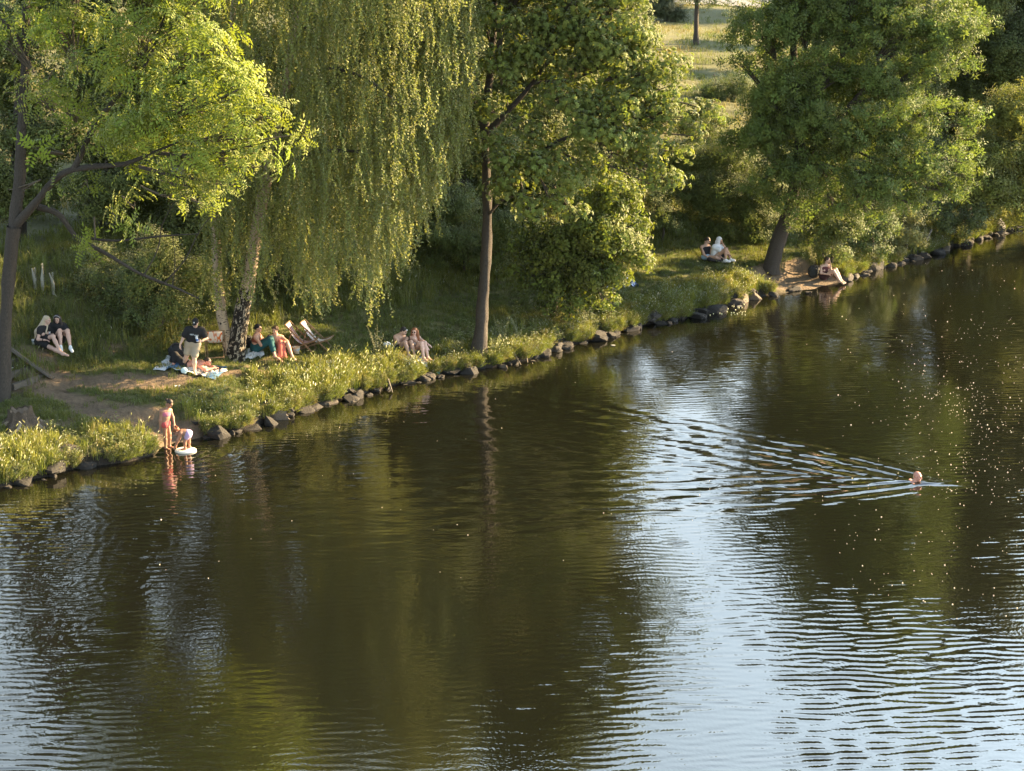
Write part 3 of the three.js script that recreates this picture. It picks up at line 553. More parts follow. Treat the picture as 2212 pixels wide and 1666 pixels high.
shrub('rounded dark green shrub between the landing shrub and the pale one', 1885, 560, [[1880, 505, 42, -.4], [1915, 495, 38, -.2], [1862, 540, 28, -.6], [1897, 545, 28, -.6], [1870, 470, 36, .2], [1905, 460, 40, .4]], [.095, .135, .034], { group: RB, lai: 3, sprigs: bigShrubS, area: .06 });
shrub('pale shrub with large light leaves above the rocks', 1955, 545, [[1955, 500, 38, -.4], [1975, 475, 32, -.2], [1935, 528, 26, -.6], [1988, 512, 28, -.5], [1945, 465, 34, .2]], [.18, .19, .06], { group: RB, lai: 3, sprigs: bigShrubS, area: .06 });
shrub('dark shrub hanging over the rocks below the willow', 2060, 520, [[2060, 475, 46, -.6], [2100, 480, 38, -.8], [2030, 495, 34, -.6], [2080, 508, 26, -1], [2040, 445, 40, .2], [2010, 460, 36, 0], [2120, 460, 40, -.6]], [.1, .13, .032], { group: RB, lai: 3, sprigs: bigShrubS, area: .06 });
shrub('dark far bush left of the slim meadow tree', 1440, 45, [[1435, 20, 36], [1465, 30, 28], [1410, 10, 40], [1440, -20, 40]], [.075, .095, .04], { sub: .45, name: 'far_bush' });
{
  const b = onGround(1504, 96);
  tree({ name: 'meadow_tree', label: 'slim tree with a straight trunk standing alone in the meadow', base: b, trunk: [[1504, 97], [1504, 60], [1505, 20], [1506, -40]], trunkR: [.2, .15, .14, .09], flare: .2, seg: 8, blobs: [[1500, -5, 26], [1540, 5, 24], [1470, 0, 22], [1560, -10, 28], [1500, -40, 45], [1550, -50, 40], [1450, -40, 40], [1500, -90, 50], [1575, 12, 14]], sprigs: shrubS, scale: 2, area: .11, lai: 1.8, color: [.085, .11, .036], hub: [1505, -20] });
}
// trees out of the frame to the right, whose shadows lie in bands across the meadow and whose crowns the water mirrors
for (const [x, z, h, r, c] of [[29.5, -118.3, 11.5, 2.8, .09], [28.4, -106, 11.5, 3.1, .09], [33, -142, 13, 6, .09], [46, -150, 14, 5, .09]]) {
  const b = V(x, ground(x, z), z), q = pix(b.clone().setY(b.y + h * .6)), pm = pxm(-z), top = pix(b.clone().setY(b.y + h)), bp = pix(b);
  tree({ name: 'bank_tree', label: 'tall tree on the bank upstream beyond the willow', group: 'trees further upstream', base: b, trunk: [bp, [q[0], q[1]], top], trunkR: [.35, .25, .08], blobs: [[q[0], q[1], r * pm * .7], [q[0] + r * .4 * pm, q[1] - r * .3 * pm, r * pm * .6], [q[0] - r * .45 * pm, q[1] - r * .2 * pm, r * pm * .6, 1], [top[0], top[1] + r * .4 * pm, r * pm * .5, -1]], sprigs: shrubS, scale: 2.4, area: .16, lai: 1.8, color: [c, c * 1.3, .03], hub: q, twigs: false });
}
// ------------------------------------------------------------------ grass
{
  const turf = new Copies([0, 1, 2].map(() => tuftGeo(16, .13, .1, .009, .9)), LEAF_DULL), tall = new Copies([0, 1, 2].map(() => tuftGeo(22, .42, .13, .011, .6, .1)), LEAF_DULL), rank = new Copies([0, 1, 2].map(() => tuftGeo(16, .5, .22, .016, .8, .1)), LEAF_DULL), mead = new Copies([0, 1].map(() => tuftGeo(14, .28, .3, .02, .9)), LEAF_DULL), herb = new Copies([0, 1].map(() => broadSprig(12, .07, .04, .1, .18)), LEAF_DULL);
  const clear = [[859, 765, .55], [885, 775, .6], [905, 778, .6], [930, 785, .5], [945, 788, .35], [553, 765, .5], [600, 768, .5], [640, 768, .3], [660, 760, .6], [690, 756, .6], [410, 800, .8], [84, 752, .5], [128, 750, .5], [130, 762, .5], [1530, 566, .6], [1556, 566, .5], [1340, 614, .6], [1783, 606, .6], [50, 905, .5]].map(([u, v, r]) => { const p = onGround(u, v); return [p.x, p.z, r * r]; });
  const put = (set, a, d, sc, col, lift = 0) => { const p = posAB(a, shoreB(a) + d); p.y = groundAD(a, d, p.x, p.z) + lift; if (set !== turf && clear.some(c => (p.x - c[0]) ** 2 + (p.z - c[1]) ** 2 < c[2])) return; const q = pix(p); if (q[0] < -160 || q[0] > PW + 160 || q[1] < -120) return; set.put(p, V(rr(-.15, .15), 1, rr(-.15, .15)).normalize(), rr(0, 6.28), sc, col); };
  const a0 = -4, a1 = 66;
  for (let i = 0; i < 34000; i++) {   // lawn along the bank
    const a = rr(a0, a1), d = Math.pow(R(), 1.15) * 6.4 + .06, p = posAB(a, shoreB(a) + d);
    if (dirt(p.x, p.z) > rr(.3, 1.05) || beachW(a) * (d < 1.8 ? 1 : 0) > .4) continue;
    const n = n2(p.x * .4, p.z * .4), sc = rr(.6, 1.2) * (1 + .6 * Math.max(0, n)) * (1 + .5 * smooth(4.5, 6.5, d));
    put(turf, a, d, V(sc, sc * rr(.7, 1.3), sc), tint(n > .2 ? [.135, .155, .024] : [.11, .14, .024], .25));
  }
  for (let i = 0; i < 6500; i++) {    // tall pale grass on the lip of the bank
    const a = rr(a0, a1), p0 = posAB(a, shoreB(a) + .3), u = pix(p0)[0], n = n2(a * .45, 1.7), d = .02 + Math.pow(R(), 1.4) * (1.1 + .9 * Math.max(0, n));
    if (beachW(a) > .25) continue;
    let want = .22 + .5 * Math.max(0, n); if (u < 110) want = .9; else if (u > 630 && u < 960) want = .85; else if (u > 1330 && u < 1660) want = .95; else if (u > 110 && u < 600) want = .16; if (u > 960 && u < 1060) want = .2;
    if (R() > want) continue;
    const sc = rr(.6, 1.15) * (u < 110 ? 1.35 : u > 630 && u < 960 ? 1.2 : 1); put(tall, a, d, V(sc, sc * rr(.6, 1.15), sc), tint(R() < .14 ? [.21, .195, .045] : [.185, .21, .022], .22));
  }
  for (let i = 0; i < 9000; i++) {    // grass hanging over the lip between the rocks
    const a = rr(a0, a1); if (beachW(a) > .25 || n2(a * .7, 21) < -.35) continue;
    const d = rr(-.14, .14), p = posAB(a, shoreB(a) + d); p.y = rr(.1, .34); const q = pix(p); if (q[0] < -100 || q[0] > PW + 100) continue;
    const dir = NX.clone().multiplyScalar(-rr(.3, 1.2)).add(V(rr(-.3, .3), 1, rr(-.3, .3))).normalize(), sc = rr(.45, .85); (R() < .75 ? tall : herb).put(p, dir, rr(0, 6.28), sc, tint(R() < .2 ? [.18, .165, .045] : [.14, .17, .022], .25));
  }
  for (let i = 0; i < 5200; i++) {    // leafy herbs among it
    const a = rr(a0, a1), d = .02 + R() * R() * 2.4, u = pix(posAB(a, shoreB(a) + d))[0]; if (beachW(a) > .3 || n2(a * .8, 9 + d) < -.1) continue;
    if (u < 620 && R() < .7) continue;
    const p = posAB(a, shoreB(a) + d); if (dirt(p.x, p.z) > .4) continue;
    const sc = rr(.7, 1.5); put(herb, a, d, sc, tint([.12, .15, .022], .25), rr(0, .18));
  }
  for (let i = 0; i < 12500; i++) {   // rank growth up the slope, coloured darker than sunlit grass for shade
    const a = rr(a0 - 6, a1), d = 4.6 + R() * 7.5; const sc = rr(.5, 1.15); put(rank, a, d, V(sc, sc * rr(.6, 1.2), sc), tint([.135, .155, .024], .25));
  }
  for (let i = 0; i < 17000; i++) {   // meadow
    const a = rr(-25, 120), d = 12 + Math.pow(R(), 1.4) * 75; put(mead, a, d, rr(.7, 1.5), tint(n2(a * .1, d * .14) > .1 ? [.17, .155, .04] : [.12, .145, .028], .2));
  }
  const litter = new Copies([0, 1].map(() => { const g = new Leaves(); g.leaf(V(0, 0, 0), V(1, .15, 0), UPV, .06, .035, .15, .1); return g.geo(); }), std(0xffffff, .9, { side: THREE.DoubleSide }));
  for (let i = 0; i < 2600; i++) { const a = rr(-2, 22), d = .2 + R() * 5.5; put(litter, a, d, rr(.6, 1.5), tint(R() < .5 ? [.1, .065, .03] : [.07, .05, .028], .4), .015); }
  const G = [[litter, 'leaf_litter', 'dry fallen leaves scattered over the worn bank'], [turf, 'short_grass', 'short worn turf covering the riverbank'], [tall, 'tall_grass', 'tall sunlit grass with pale seed heads on the bank edge'], [herb, 'leafy_herbs', 'low leafy herbs along the bank edge'], [rank, 'slope_grass', 'rank grass in shade on the slope'], [mead, 'meadow_grass', 'mown meadow grass in bands of sun and shade']];
  for (const [s, n, l] of G) for (const im of s.build(n)) tag(im, l, 'grass', null, 'stuff');
}
// ---------------- single tall weeds that stand out
function weed(label, u, v, h, n, color, spread = .5, big = 1) {
  const b = onGround(u, v), g = thing('tall_weed', label, 'plant', b, 'tall weeds along the bank'), st = [], lv = new Leaves();
  for (let i = 0; i < n; i++) {
    const a = rr(0, 6.28), H = h * rr(.65, 1), t = V(Math.cos(a) * spread * H * .5, H, Math.sin(a) * spread * H * .5);
    st.push(limbGeo([V(Math.cos(a) * .05, -.05, Math.sin(a) * .05), t.clone().multiplyScalar(.5).add(V(0, H * .06, 0)), t], [.007, .006, .003], 4, 0));
    for (let k = 0; k < 13; k++) { const f = .2 + .8 * k / 12, c = t.clone().multiplyScalar(f).add(V(0, H * .06 * Math.sin(3.14 * f), 0)), an = k * 2.4; lv.leaf(c, V(Math.cos(an), rr(-.1, .7), Math.sin(an)), UPV, rr(.07, .12) * big * (1.15 - f * .6), .045 * big * (1.15 - f * .6), .1, .2); }
  }
  mesh('stem', mergeGeometries(st), std(rgb(.14, .15, .06)), g);
  const m = new THREE.MeshPhysicalMaterial({ color: rgb(...color), roughness: 1, transmission: .4, thickness: 0, side: THREE.DoubleSide });
  mesh('leaves', lv.geo(), m, g);
}
weed('pale flowering weed behind the bank grass beside the shirtless man', 815, 772, .95, 9, [.22, .22, .1], .6);
weed('leafy weed just right of the chestnut trunk', 1085, 745, .95, 10, [.13, .17, .045], .7);
weed('bushy weed between the chestnut and the low broad leaved tree', 1120, 738, .85, 9, [.15, .18, .06], .7);
weed('bright young shoots at the foot of the chestnut trunk', 1068, 766, .5, 9, [.22, .27, .03], .9);
weed('pale leafy weed at the foot of the leaning ash', 1690, 590, .8, 9, [.26, .26, .08], .9, 1.3);
weed('tall yellowish weed between the leaning ash and the landing shrub', 1755, 580, 1.1, 10, [.27, .25, .08], .5);
weed('dark broad leaved dock on the lip by the shirtless man\'s towel', 885, 812, .5, 8, [.1, .14, .03], .9, 1.6);
weed('weed hanging over the rocks near the floating leaves', 1560, 655, .6, 8, [.2, .21, .06], .9);
weed('leafy weed on the bank under the low broad leaved tree', 1260, 705, .6, 10, [.13, .17, .05], .8);
weed('weed rising by the rocks beside the pale shrub', 2005, 530, .9, 8, [.26, .22, .08], .6);
for (const [u, v, h] of [[78, 625, .6], [96, 640, .85], [116, 635, .6]]) {   // grey mullein spikes on the shaded slope
  const b = onGround(u, v), g = thing('mullein_spike', 'pale grey flower spike standing on the shaded slope by the ash trunk', 'plant', b, 'mullein spikes on the slope'), lv = new Leaves();
  mesh('stalk', limbGeo([V(0, -.05, 0), V(rr(-.04, .04), h * .5, 0), V(rr(-.1, .1), h, 0)], [.05, .04, .012], 7, .4), std(rgb(.3, .3, .26)), g);
  for (let k = 0; k < 50; k++) { const f = .35 + .65 * k / 50, a = k * 2.4; lv.leaf(V(0, h * f, 0), V(Math.cos(a), .5, Math.sin(a)), UPV, .055, .04); }
  mesh('flowers', lv.geo(), std(rgb(.34, .34, .29), .9, { side: THREE.DoubleSide }), g);
}
console.log('copies', total);
// ------------------------------------------------------------------ rocks along the water
const rockMap = noiseTex(256, (x, y) => { const n = .7 + .22 * tile(x, y, 12, 4) + .2 * tile(x, y, 44, 8) + .1 * (R() - .5); return [n, n * .98, n * .95]; });
const ROCKS = [rgb(.04, .037, .034), rgb(.07, .062, .052), rgb(.026, .025, .024), rgb(.17, .142, .11)].map(c => std(c, .82, { map: rockMap, bumpMap: rockMap, bumpScale: .02 }));
const rockGeos = [0, 1, 2, 3, 4, 5, 6, 7].map(k => {
  const g = new THREE.IcosahedronGeometry(1, 3), p = g.attributes.position, uv = [];
  for (let i = 0; i < p.count; i++) {
    const v = V(p.getX(i), p.getY(i), p.getZ(i)); let r = 1 + .22 * n3(v.x * 1.1 + k * 7, v.y * 1.1, v.z * 1.1) + .1 * n3(v.x * 2.7 + k, v.y * 2.7, v.z * 2.7 + k);
    for (let c = 0; c < 9; c++) { const q = V(n3(k, c * 1.7, 1), n3(k, c * 1.7, 5), n3(k, c * 1.7, 9)).normalize(), d = v.dot(q) * r, w = .5 + .2 * ((c * 7) % 5) / 5; if (d > w) r *= w / d; }   // broken faces
    p.setXYZ(i, v.x * r, v.y * r * .7, v.z * r); uv.push(v.x * 1.5 + v.y, v.z * 1.5 + v.y);
  }
  g.setAttribute('uv', new THREE.Float32BufferAttribute(uv, 2)); g.computeVertexNormals(); return g;
});
const ROCK = 'rocks lining the waterline';
function rock(label, p, s, k, mat, turn, group) { const m = mesh('shore_rock', rockGeos[k % 8], mat); m.position.copy(p); m.scale.set(...s); m.rotation.set(rr(-.25, .25), turn ?? rr(0, 6.28), rr(-.25, .25)); return tag(m, label, 'rock', group); }
{
  const seq = [];
  for (let a = aOfPix(20, 1048); a < aOfPix(2230, 486); a += rr(.16, .5)) seq.push(a);
  for (const a of seq) {
    const p0 = posAB(a, shoreB(a)), u = pix(p0)[0]; if (beachW(a) > .45 || (u > 205 && u < 300) || n2(a * .9, 33) < -.8) continue;
    const two = R() < .65 ? 2 : 1;
    for (let i = 0; i < two; i++) {
      const sz = .1 * Math.pow(3.9, clamp(R() + .25 * n2(a * .5, 77))) * (u > 1100 ? 1.35 : 1.1), d = i ? rr(.04, .34) : rr(-.3, .04), p = posAB(a + rr(-.1, .1), shoreB(a) + d); p.y = i ? rr(.06, .18) + (d > .2 ? .12 : 0) : rr(-.09, .05);
      const warm = R() < .16;
      rock(warm ? 'pale tan rock among the dark stones at the waterline' : 'dark rough rock at the waterline of the bank', p, [sz * rr(.8, 1.4), sz * rr(.6, 1), sz * rr(.7, 1.1)], Math.floor(R() * 8), warm ? ROCKS[R() < .5 ? 1 : 3] : ROCKS[R() < .6 ? 2 : 0], undefined, ROCK);
    }
  }
  const sp = (u, v, y) => { const p = onWater(u, v); p.y = y; return p; };
  rock('long pale boulder lying in the water beside the gravel cove', sp(243, 990, .1), [.52, .28, .24], 1, ROCKS[3], .25);
  rock('dark boulder under the grass overhang beside the long pale boulder', sp(225, 985, .2).add(V(0, 0, -.5)), [.34, .3, .26], 2, ROCKS[1], .9);
  rock('rounded dark stone in the water left of the wading girl', sp(305, 976, .06), [.3, .2, .22], 3, ROCKS[0], 2);
  rock('small wet stone in front of the gravel cove', sp(318, 966, .06), [.22, .16, .2], 4, ROCKS[1], 1);
  rock('flat slab rock below the low broad leaved tree', sp(1295, 728, .12), [.5, .2, .3], 5, ROCKS[1], .2);
  rock('dark rock standing in the water beside the landing slab', sp(1715, 628, .06), [.42, .22, .26], 6, ROCKS[2], .1);
  rock('small dark rock alone in the water before the landing', sp(1745, 634, .03), [.16, .12, .14], 7, ROCKS[2], .1);
  rock('large dark rock where the bank bends out of view', sp(2160, 505, .2), [.55, .6, .4], 2, ROCKS[2], 1.1);
  rock('flat tan rock at the foot of the woman with the auburn hair', onGround(962, 795).add(V(0, .05, 0)), [.34, .14, .22], 3, ROCKS[3], .3);
  rock('angular tan rock under the chestnut roots', sp(1008, 800, .12), [.3, .26, .22], 1, ROCKS[3], .6);
  rock('low round boulder at the right end of the sandy landing', sp(1828, 606, .12), [.42, .3, .3], 5, ROCKS[1], .6);
}
const WOOD = std(rgb(.26, .175, .1), .8, { map: barkMap }), WOOD_GREY = std(rgb(.2, .18, .155), .9, { map: barkMap, bumpMap: barkBump, bumpScale: .02 });
function bar(name, a, b, w, h, mat, parent) { const L = a.distanceTo(b), m = mesh(name, new THREE.BoxGeometry(w, L, h), mat, parent); m.position.copy(a).lerp(b, .5); m.quaternion.setFromUnitVectors(UPV, b.clone().sub(a).normalize()); return m; }
// driftwood caught among the rocks
for (const [label, l] of [['bleached forked branch stuck in the rocks right of the chestnut', [[[1100, 770, .5], [1112, 783, .25], [1125, 790, .02]], [[1106, 776, .35], [1128, 778, .3]], [[1130, 770, .4], [1140, 785, .02]]]], ['broken stick leaning out of the rocks below the couple', [[[835, 838, .25], [820, 845, .1]], [[838, 842, .3], [848, 850, .02]]]], ['pale dead branch sloping over the rocks upstream', [[[2010, 545, .9], [1995, 550, .3], [1988, 556, .02]]]]]) {
  const b = onWater(l[0][0][0], l[0][0][1]), g = thing('driftwood_branch', label, 'branch', b);
  l.forEach((pts, i) => mesh(i ? 'side_branch' : 'branch', limbGeo(pts.map(([u, v, y]) => { const p = onWater(u, v); p.y = y; return p.sub(b); }), [.04, .032, .016], 7, .2), WOOD_GREY, g));
}
// ---------------- stump
{
  const b = onGround(46, 918), pos = [], idx = [], uv = [], S = 40, Hn = 9;
  for (let j = 0; j <= Hn; j++) for (let i = 0; i <= S; i++) {
    const a = i / S * 6.2832, t = j / Hn, flute = .09 * Math.sin(a * 7 + .6) + .06 * Math.sin(a * 11) + .06 * n3(Math.cos(a) * 2, t * 2, Math.sin(a) * 2);
    const r = (.4 + .3 * Math.pow(1 - t, 2.2) * (1 + 1.1 * Math.max(0, flute * 4))) * (1 + flute), top = .62 + .1 * n2(Math.cos(a) * 1.5 + 3, Math.sin(a) * 1.5) + .16 * Math.exp(-((a - .3) ** 2) / .05) ;
    pos.push(r * Math.cos(a), t * top - .08, r * Math.sin(a)); uv.push(a / 2, t);
  }
  for (let j = 0; j < Hn; j++) for (let i = 0; i < S; i++) { const p = j * (S + 1) + i; idx.push(p, p + S + 1, p + 1, p + 1, p + S + 1, p + S + 2); }
  const g = thing('tree_stump', 'weathered broad tree stump with splayed roots beside the bare path', 'stump', b); g.scale.setScalar(.7);
  mesh('stump_wood', geoOf(pos, idx, null, uv), std(rgb(.19, .15, .115), .95, { map: barkMap, bumpMap: barkBump, bumpScale: .05, side: THREE.DoubleSide }), g);
  const top = [], ti = []; top.push(0, .42, 0); for (let i = 0; i <= S; i++) { const a = i / S * 6.2832, o = (Hn * (S + 1) + i) * 3; top.push(pos[o] * .96, pos[o + 1] - .05, pos[o + 2] * .96); if (i) ti.push(0, i + 1, i); }
  mesh('rotten_top', geoOf(top, ti), std(rgb(.16, .12, .085), 1, { side: THREE.DoubleSide }), g);
  for (const [a, l] of [[.2, .7], [1.4, .8], [2.6, .6], [3.5, .5], [-.7, .6]]) mesh('root', limbGeo([V(.38 * Math.cos(a), .16, .38 * Math.sin(a)), V(.6 * Math.cos(a), .06, .6 * Math.sin(a)), V((.5 + l) * Math.cos(a + .3), -.12, (.5 + l) * Math.sin(a + .3))], [.1, .07, .03], 7, .2), std(rgb(.25, .2, .15), .95), g);
}
// ---------------- earth steps held by boards, at the left edge
{
  const top = onGround(14, 764), low = onGround(112, 824), g = thing('garden_steps', 'earth steps with a long timber side board beside the ash trunk', 'steps', low), q = top.clone().sub(low);
  const up = V(0, .2, 0), sd = q.clone().setY(0).normalize(), out = V(-sd.z, 0, sd.x); if (out.x > 0) out.negate();
  bar('side_board', V(0, .05, 0).add(up.clone().multiplyScalar(.2)), q.clone().add(up), .06, .3, WOOD_GREY, g);
  for (let i = 0; i < 3; i++) {
    const c = q.clone().multiplyScalar(.18 + .28 * i).addScaledVector(out, .62); c.y = Math.max(c.y, ground(low.x + c.x, low.z + c.z) - low.y) - .02;
    const m = mesh('step', new THREE.BoxGeometry(1.15, .16, .1), WOOD_GREY, g); m.position.copy(c); m.rotation.y = Math.atan2(-out.z, out.x);
  }
}
function shoe(label, p, turn, mat, sole, grp) {
  const g = thing('shoe', label, 'shoe', p, grp); g.rotation.y = turn;
  const up = new THREE.Mesh(new THREE.SphereGeometry(1, 14, 10)); const geo = up.geometry; geo.scale(.14, .055, .05); const q = geo.attributes.position;
  for (let i = 0; i < q.count; i++) { const x = q.getX(i); q.setY(i, Math.max(-.02, q.getY(i) * (x < 0 ? 1.25 : .8)) + .045); } geo.computeVertexNormals();
  mesh('upper', geo, mat, g); const s = mesh('sole', new THREE.CapsuleGeometry(.048, .18, 4, 10), sole, g); s.rotation.z = Math.PI / 2; s.scale.set(.4, 1, 1.02); s.position.y = .02; return g;
}
const WHITE = std(rgb(.72, .73, .74), .7), BLACK = std(rgb(.015, .015, .017), .8), BLUE = std(rgb(.07, .14, .27), .8);
shoe('black sneaker with a white sole left on the earth steps', onGround(18, 797), .2, BLACK, WHITE);
// ---------------- deck chairs
function slingTex(cols) { return noiseTex(128, (x, y) => { const c = cols[Math.floor(x * cols.length) % cols.length], n = .94 + .06 * (R() - .5) * 2; return c.map(v => v * n); }, true); }
function deckChair(label, pos, yaw, tex, group, sag = .16) {
  const g = thing('deck_chair', label, 'deck chair', pos, group); g.rotation.y = yaw; g.scale.setScalar(.88);
  for (const z of [-.29, .29]) { bar('back_rail', V(-.46, .9, z), V(.42, .02, z), .045, .028, WOOD, g); }
  for (const z of [-.25, .25]) { bar('seat_rail', V(-.5, .02, z), V(.52, .4, z), .045, .028, WOOD, g); }
  for (const z of [-.32, .32]) bar('strut', V(-.24, .68, z), V(-.42, .05, z), .035, .02, WOOD, g);
  for (const [x, y, w] of [[-.46, .9, .62], [.42, .03, .62], [-.48, .04, .54], [.52, .4, .54], [-.05, .48, .58]]) bar('cross_bar', V(x, y, -w / 2), V(x, y, w / 2), .03, .03, WOOD, g);
  const n = 22, p = [], uv = [], id = [];
  for (let i = 0; i <= n; i++) { const t = i / n, x = lerp(-.46, .52, t) - .1 * Math.sin(Math.PI * t), y = lerp(.91, .41, t) - (sag + .17) * Math.sin(Math.PI * Math.pow(t, 1.25)); for (let j = 0; j <= 6; j++) { const w = j / 6 - .5; p.push(x, y - .02 * (1 - 4 * w * w), w * .46); uv.push(j / 6, t * 2); } }
  for (let i = 0; i < n; i++) for (let j = 0; j < 6; j++) { const q = i * 7 + j; id.push(q, q + 1, q + 7, q + 1, q + 8, q + 7); }
  mesh('sling', geoOf(p, id, null, uv), new THREE.MeshPhysicalMaterial({ map: tex, roughness: 1, transmission: .25, thickness: 0, side: THREE.DoubleSide }), g);
  return g;
}
const W_ = [.93, .9, .9], M_ = [.55, .3, .42], K_ = [.85, .62, .68];
deckChair('deck chair with a pink, maroon and white striped sling', onGround(652, 760), -.14, slingTex([W_, M_, W_, K_, M_, K_, W_, M_, W_]));
deckChair('white deck chair with thin dark stripes standing right of the pink striped one', onGround(684, 754), -.14, slingTex([W_, W_, W_, [.6, .5, .56], W_, W_, W_, [.6, .5, .56], W_]));
deckChair('deck chair with an orange and white sling in front of the birch trunk', onGround(466, 772), 1.75, noiseTex(128, (x, y) => { const k = smooth(.1, .35, tile(x, y * .3, 5, 2)); return [lerp(.93, .86, k), lerp(.91, .45, k), lerp(.9, .2, k)]; }, true), null, .02);
// ---------------- cloths spread on the grass
function towel(label, u, v, w, l, turn, mat, crease = .03) {
  const c = onGround(u, v), p = [], uv = [], id = [], n = 16, m = 10, ca = Math.cos(turn), sa = Math.sin(turn);
  for (let i = 0; i <= n; i++) for (let j = 0; j <= m; j++) { const x = (i / n - .5) * l, z = (j / m - .5) * w * (1 + .08 * n2(i * .3, v)), X = c.x + x * ca + z * sa, Z = c.z - x * sa + z * ca; p.push(X - c.x, ground(X, Z) - c.y + .05 + crease * (n2(X * 5, Z * 5) + .6 * n2(X * 11, Z * 11)), Z - c.z); uv.push(i / n, j / m); }
  for (let i = 0; i < n; i++) for (let j = 0; j < m; j++) { const q = i * (m + 1) + j; id.push(q, q + 1, q + m + 1, q + 1, q + m + 2, q + m + 1); }
  const t = mesh('towel', geoOf(p, id, null, uv), mat); t.position.copy(c); return tag(t, label, 'towel');
}
const stripeB = slingTex([[.85, .87, .9], [.35, .5, .68], [.85, .87, .9], [.75, .78, .8], [.3, .45, .6]]);
const cloth = (map, c = 0xffffff) => std(c, .95, { map, side: THREE.DoubleSide });
towel('blue and white striped towel under the person lying behind the standing man', 412, 796, 1.1, 1.75, -.15, cloth(stripeB));
towel('crumpled white towel on the grass below the lying person', 440, 806, .4, .8, .1, std(rgb(.62, .58, .54), .95, { side: THREE.DoubleSide }), .05);
towel('white towel under the woman in the dark head wrap', 535, 765, .6, .9, .2, std(rgb(.6, .63, .68), .95, { side: THREE.DoubleSide }), .05);
towel('blue patterned towel under the couple\'s feet', 885, 779, .55, .95, .15, cloth(noiseTex(64, (x, y) => (Math.floor(x * 8) + Math.floor(y * 6)) % 2 ? [.2, .32, .6] : [.72, .78, .85], true)));
towel('white cloth on the bank lip at the auburn haired woman\'s feet', 925, 789, .3, .45, .3, std(rgb(.72, .72, .7), .95, { side: THREE.DoubleSide }), .05);
towel('small turquoise cloth beside the white one on the bank lip', 946, 792, .22, .3, .5, std(rgb(.05, .36, .36), .95, { side: THREE.DoubleSide }), .05);
towel('crumpled blue and white blanket left alone on the sunny bank', 1340, 614, .7, 1.1, .2, cloth(noiseTex(64, (x, y) => tile(x, y, 8, 3) > .05 ? [.75, .8, .9] : [.22, .3, .5], true)), .1);
// ---------------- bags, cups, litter
function sack(name, label, cat, p, r, mat, o = {}) {
  const g = new THREE.IcosahedronGeometry(1, 3), q = g.attributes.position, k = R() * 50;
  for (let i = 0; i < q.count; i++) { const v = V(q.getX(i), q.getY(i), q.getZ(i)), f = 1 + .16 * n3(v.x * 1.6 + k, v.y * 1.6, v.z * 1.6) + .06 * n3(v.x * 4 + k, v.y * 4, v.z * 4); q.setXYZ(i, v.x * f * r[0], Math.max(-.8, v.y) * f * r[1] + r[1] * .75, v.z * f * r[2]); } g.computeVertexNormals();
  const t = thing(name, label, cat, p); mesh('body', g, mat, t);
  if (o.strap) mesh('strap', new THREE.TorusGeometry(r[0] * .6, .014, 6, 20, Math.PI * 1.2), o.strap, t).position.set(0, r[1] * 1.3, r[2] * .5);
  if (o.flap) { const f = mesh('flap', new THREE.SphereGeometry(1, 14, 8, 0, 6.3, 0, 1.2), o.flap, t); f.scale.set(r[0] * .85, r[1] * .6, r[2] * .9); f.position.y = r[1] * 1.1; }
  return t;
}
const GREYB = std(rgb(.05, .05, .055), .85);
sack('backpack', 'black backpack leaning by the birch trunk behind the woman in the dark head wrap', 'backpack', onGround(536, 754), [.2, .22, .16], BLACK, { strap: GREYB, flap: GREYB });
sack('purple_bag', 'purple cloth bag between the woman in the head wrap and the curly haired person', 'bag', onGround(585, 746), [.16, .16, .12], std(rgb(.16, .04, .17), .9), { strap: std(rgb(.12, .03, .13)) });
sack('black_bag', 'black bag on the grass behind the shirtless man', 'bag', onGround(842, 766), [.2, .15, .16], BLACK, { strap: std(rgb(.5, .48, .42)) });
sack('white_bundle', 'white and blue bundled towel on the black bag', 'towel', onGround(836, 764).add(V(0, .2, -.02)), [.12, .08, .1], std(rgb(.6, .66, .78), .95), {});
sack('dark_backpack', 'large dark backpack behind the person on the sandy landing', 'backpack', onGround(1758, 598), [.22, .24, .2], std(rgb(.03, .032, .03), .9), { strap: GREYB, flap: GREYB });
sack('black_bag', 'black bag on the grass beside the standing man\'s towel', 'bag', onGround(383, 778), [.24, .24, .16], BLACK, { strap: GREYB });
sack('toiletry_bag', 'pale blue see-through bag at the edge of the striped towel', 'bag', onGround(398, 807), [.09, .09, .07], std(rgb(.5, .66, .7), .5), { flap: WHITE });
sack('dark_bag', 'dark bag beside the feet of the person in the white hood', 'bag', onGround(1560, 562), [.16, .12, .12], BLACK, { strap: GREYB });
function cup(name, label, p, r = .042, h = .11, c = WHITE) {
  const t = thing(name, label, 'cup', p); mesh('wall', new THREE.LatheGeometry([[0, 0], [r * .76, 0], [r, h], [r * 1.06, h], [r * 1.06, h + .006], [r * .95, h + .004], [r * .72, .006], [0, .006]].map(q => new THREE.Vector2(...q)), 20), c, t);
  mesh('printed_band', new THREE.CylinderGeometry(r * .955, r * .9, h * .25, 20, 1, true), std(rgb(.3, .38, .45), .7), t).position.y = h * .62; return t;
}
cup('paper_cup', 'white paper cup on the grass behind the blonde woman', onGround(72, 744), .045, .13);
cup('planter_pot', 'beige pot standing in the grass beside the curly haired person\'s feet', onGround(640, 766), .11, .19, std(rgb(.5, .44, .33), .9));
